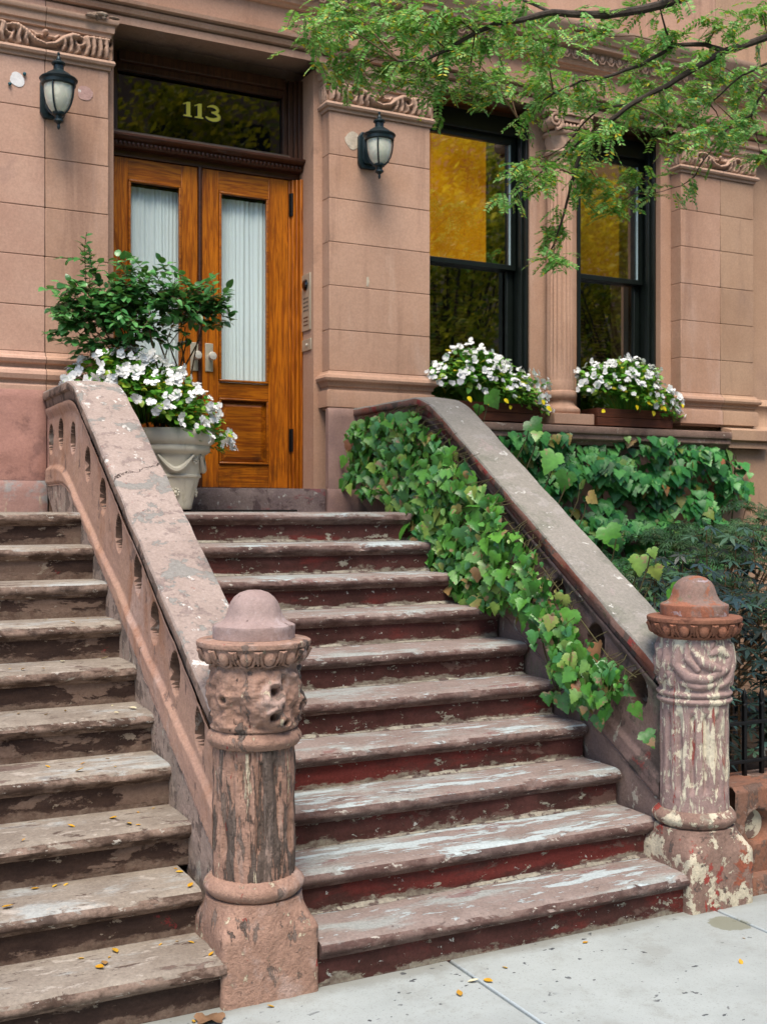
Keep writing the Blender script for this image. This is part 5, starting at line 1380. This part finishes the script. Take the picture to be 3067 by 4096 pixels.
def pinnate(p, d, L_, n):
    d = d.normalized(); up = Vector((q.gauss(0, .35), -.55+q.gauss(0, .35), 1)); s_ = d.cross(up).normalized(); up = s_.cross(d)
    pts = [p+d*L_*t_+Vector((0, 0, -.35*L_*t_*t_)) for t_ in (0, .33, .66, 1)]
    sb.tube(pts, .0011, 3)
    for i in range(n):
        t_ = .12+.88*i/n
        c = p+d*L_*t_+Vector((0, 0, -.35*L_*t_*t_))
        for sg in (-1, 1):
            dd = s_*sg+d*.45+Vector((0, 0, q.gauss(-.12, .12)))
            nn = up+s_*sg*-.25+Vector((q.gauss(0, .15), q.gauss(0, .15), 0))
            w = dd.normalized(); z_ = q.uniform(.029, .041)*(1-.25*abs(t_-.5))
            n3 = (nn-w*nn.dot(w)).normalized(); s3 = w.cross(n3)
            lb.add([c, c+w*z_*.5-s3*z_*.235, c+w*z_-n3*z_*.08, c+w*z_*.5+s3*z_*.235], [(0, 1, 2, 3)])
for (x, y, z, r) in BLOB:
    c = Vector((x, y, z))
    near = min(allpts, key=lambda p: (p-c).length)
    if (near-c).length < .9:
        sb.tube([near, near.lerp(c, .5)+Vector((0, 0, .03)), c], [.005, .0035, .002], 5)
    for k in range(int(11+r*r*1350)):
        o = c+Vector((q.gauss(0, r*.52), q.gauss(0, r*.5), q.gauss(0, r*.30)))
        dr = Vector((q.gauss(-.35, .7), q.gauss(0, .7), q.gauss(-.12, .25)))
        pinnate(o, dr, q.uniform(.09, .16), q.randint(7, 11))
for pts, r0 in BR.values():
    for i in range(3 if len(pts) > 6 else 1, len(pts)):
        for k in range(5):
            p = Vector(pts[i])+Vector((q.gauss(0, .03), q.gauss(0, .03), q.gauss(0, .03)))
            pinnate(p, Vector((q.gauss(0, .8), q.gauss(0, .8), q.gauss(-.3, .5))), q.uniform(.09, .15), q.randint(6, 10))
lb.build('foliage', M['locust'], lt, recalc=False, smooth=False); sb.build('twig', M['twig'], lt)

# ------------------------------------------------------------------ fallen leaves
FALL = [(1.03, 5.709, 1.36), (1.07, 5.543, 1.19), (1.15, 5.362, 1.19), (1.26, 5.524, 1.19), (1.09, 5.278, 1.02), (.84, 5.157, 1.02), (.89, 5.111, 1.02), (.97, 5.037, 1.02), (1.29, 5.328, 1.02), (1.25, 5.017, .85), (1.04, 4.981, .85), (.85, 4.989, .85), (.95, 4.924, .85), (1.22, 4.808, .85), (1.31, 4.898, .85), (.91, 4.694, .68), (1.01, 4.55, .68), (1.15, 4.575, .68), (1.05, 4.687, .68), (1.16, 4.737, .68), (1.29, 4.552, .51), (1.22, 4.484, .51), (1.11, 4.435, .51), (.94, 4.4, .51), (.75, 4.292, .51), (1.14, 4.328, .51), (1.17, 4.297, .51), (.89, 4.267, .34), (.85, 4.257, .34), (.78, 4.257, .34), (.66, 4.097, .34), (1.3, 4.265, .34), (1.30, 4.2, .34), (1.29, 4.03, .34), (1.22, 3.969, .17), (1.26, 3.935, .17), (1.16, 3.968, .17), (.94, 3.884, .17), (.92, 3.858, .17), (1.0, 3.977, .17), (.88, 3.964, .17), (.97, 3.934, .17), (1.29, 3.80, .17), (1.19, 3.69, 0), (1.28, 3.69, 0), (1.22, 3.66, 0), (1.46, 3.68, 0), (2.36, 3.595, 0), (2.19, 3.541, 0), (2.24, 3.519, 0), (2.09, 3.473, 0), (3.18, 3.233, 0), (3.37, 3.41, 0), (2.78, 3.66, 0)]
b = MB(); add_leaf(b, 'oval', Vector((-.013, 0, .002)), Vector((1, 0, 0)), Vector((0, 0, 1)), .026, .35, -.2)
FL = b.mesh('fallen_leaf', M['fallen'], True, 3, False)
q = random.Random(8)
for x, y, z in FALL:
    o = bpy.data.objects.new('fallen_leaf', FL); COL.objects.link(o)
    k = round(z/.17)
    where = 'the pavement' if k == 0 else 'the dusty brown steps'
    tag(o, 'tiny yellow fallen leaf lying on '+where, 'fallen leaf', 'yellow leaves fallen on '+where)
    if k:
        y = max(y, 3.72+.265*(k-1)+.05)
        y = min(y, 3.72+.265*k+.0)
    o.location = (x, y, z-.0005); o.rotation_euler = (q.uniform(-.25, .25), q.uniform(-.25, .25), q.uniform(0, 6.28)); s_ = q.choice((.6, .8, 1., 1.2, 1.6)); o.scale = (s_, s_, s_)
b = MB()
pts = []
q = random.Random(4)
c = Vector((1.243, 3.675, .010))
n = 22
ring = []
for i in range(n):
    a = 6.2832*i/n; r_ = .055*(.72+.28*abs(math.cos(a*2.5))+.1*q.uniform(-1, 1))
    ring.append((c.x+r_*math.cos(a), c.y+r_*.8*math.sin(a), c.z+.009*math.sin(a*3+1)+q.uniform(-.004, .004)))
inner = [(c.x+(p[0]-c.x)*.5, c.y+(p[1]-c.y)*.5, c.z+.005*math.sin(6.28*i/n*2)) for i, p in enumerate(ring)]
b.add(ring+inner+[tuple(c)], [(i, (i+1) % n, n+(i+1) % n, n+i) for i in range(n)]+[(n+i, n+(i+1) % n, 2*n) for i in range(n)])
tag(b.build('fallen_leaf', M['brown_leaf'], recalc=False, sharp=3), 'large curled brown leaf at the foot of the scarred newel', 'fallen leaf')

# ------------------------------------------------------------------ across the street (seen only as reflections)
ft = empty('street_tree', (14, -9, 0), 'sunlit yellow green tree across the street, mirrored in the windows', 'tree', 'trees across the street')
b = MB(); b.tube([(14, -9, -.2), (14.1, -9, 2.5), (13.9, -9, 5), (14.2, -9, 8)], [.25, .2, .15, .06], 10); b.build('trunk', M['bark'], ft)
lb, sb = MB(), MB(); q = random.Random(15)
for k in range(75):
    v = Vector((q.gauss(0, 1), q.gauss(0, .8), q.gauss(0, 1))); v.normalize(); v *= q.uniform(.4, 1)
    c = Vector((14+v.x*3.6, -9+v.y*2.2, 7.2+v.z*4.6))
    sb.tube([(14, -9, 3.2+q.random()*2), (14+v.x*2, -9+v.y*1.2, 5.5+v.z*1.2), tuple(c)], [.06, .035, .01], 5)
    for j in range(230):
        p = c+Vector((q.gauss(0, .5), q.gauss(0, .5), q.gauss(0, .38)))
        n = Vector((q.gauss(0, 1), q.gauss(0, 1), 1)).normalized(); a = n.orthogonal().normalized(); s_ = q.uniform(.07, .125)
        c2 = n.cross(a)
        lb.add([p-a*s_, p-c2*s_*.6, p+a*s_, p+c2*s_*.6], [(0, 1, 2, 3)])
lb.build('crown', M['far_leaf'], ft, recalc=False, smooth=False); sb.build('limb', M['bark'], ft)
for x, y in ((7.5, -9.5), (20.5, -9.2), (27, -9.6), (34, -9)):
    copy_tree(ft, (x, y, 0))
oh = empty('town_house', (14, -20, 0), 'row house across the street, mirrored faintly in the windows', 'house')
b = MB(); b.box(-12, 60, -26, -17, -.2, 17); b.build('wall', M['stone'], oh)
b = MB()
for i in range(28):
    for k in range(5): b.box(-10+i*2.4, -8.9+i*2.4, -17.02, -16.98, 1.6+k*3.2, 3.6+k*3.2)
b.build('window', M['black'], oh)

# ------------------------------------------------------------------ light
W = bpy.data.worlds.new('World'); S.world = W; W.use_nodes = True
nt = W.node_tree; bg = nt.nodes['Background']
sky = nt.nodes.new('ShaderNodeTexSky'); sky.sky_type = 'NISHITA'; sky.sun_disc = False
EL, AZ = 61, -155          # sun behind the camera's left shoulder, veiled
sky.sun_elevation = R(EL); sky.sun_rotation = R(AZ)
sky.air_density = 1.0; sky.dust_density = 1.2; sky.ozone_density = 1.0
nt.links.new(sky.outputs[0], bg.inputs[0]); bg.inputs[1].default_value = .085
L = bpy.data.lights.new('sun', 'SUN'); L.energy = 1.5; L.angle = R(32); L.color = (1, .9, .78)
so = bpy.data.objects.new('sun', L); COL.objects.link(so)
dv = Vector((math.sin(R(AZ))*math.cos(R(EL)), math.cos(R(AZ))*math.cos(R(EL)), math.sin(R(EL))))
so.rotation_euler = dv.to_track_quat('Z', 'Y').to_euler(); so.location = dv*20

# ------------------------------------------------------------------ camera
cam = bpy.data.cameras.new('camera'); co = bpy.data.objects.new('camera', cam); COL.objects.link(co)
co.location = (0, 0, 1.70); co.rotation_euler = (R(90), 0, -math.atan(2480/4812))
cam.sensor_fit = 'AUTO'; cam.sensor_width = 36; cam.lens = 2480/2212*36
cam.clip_start = .05; cam.clip_end = 500
cam.dof.use_dof = True; cam.dof.focus_distance = 4.3; cam.dof.aperture_fstop = 6.3
S.camera = co
S.view_settings.view_transform = 'Standard'; S.view_settings.look = 'None'; S.view_settings.gamma = 1
S.view_settings.exposure = 1.6
S.cycles.diffuse_bounces = 1; S.cycles.max_bounces = 8; S.cycles.transparent_max_bounces = 12
S.cycles.use_denoising = True
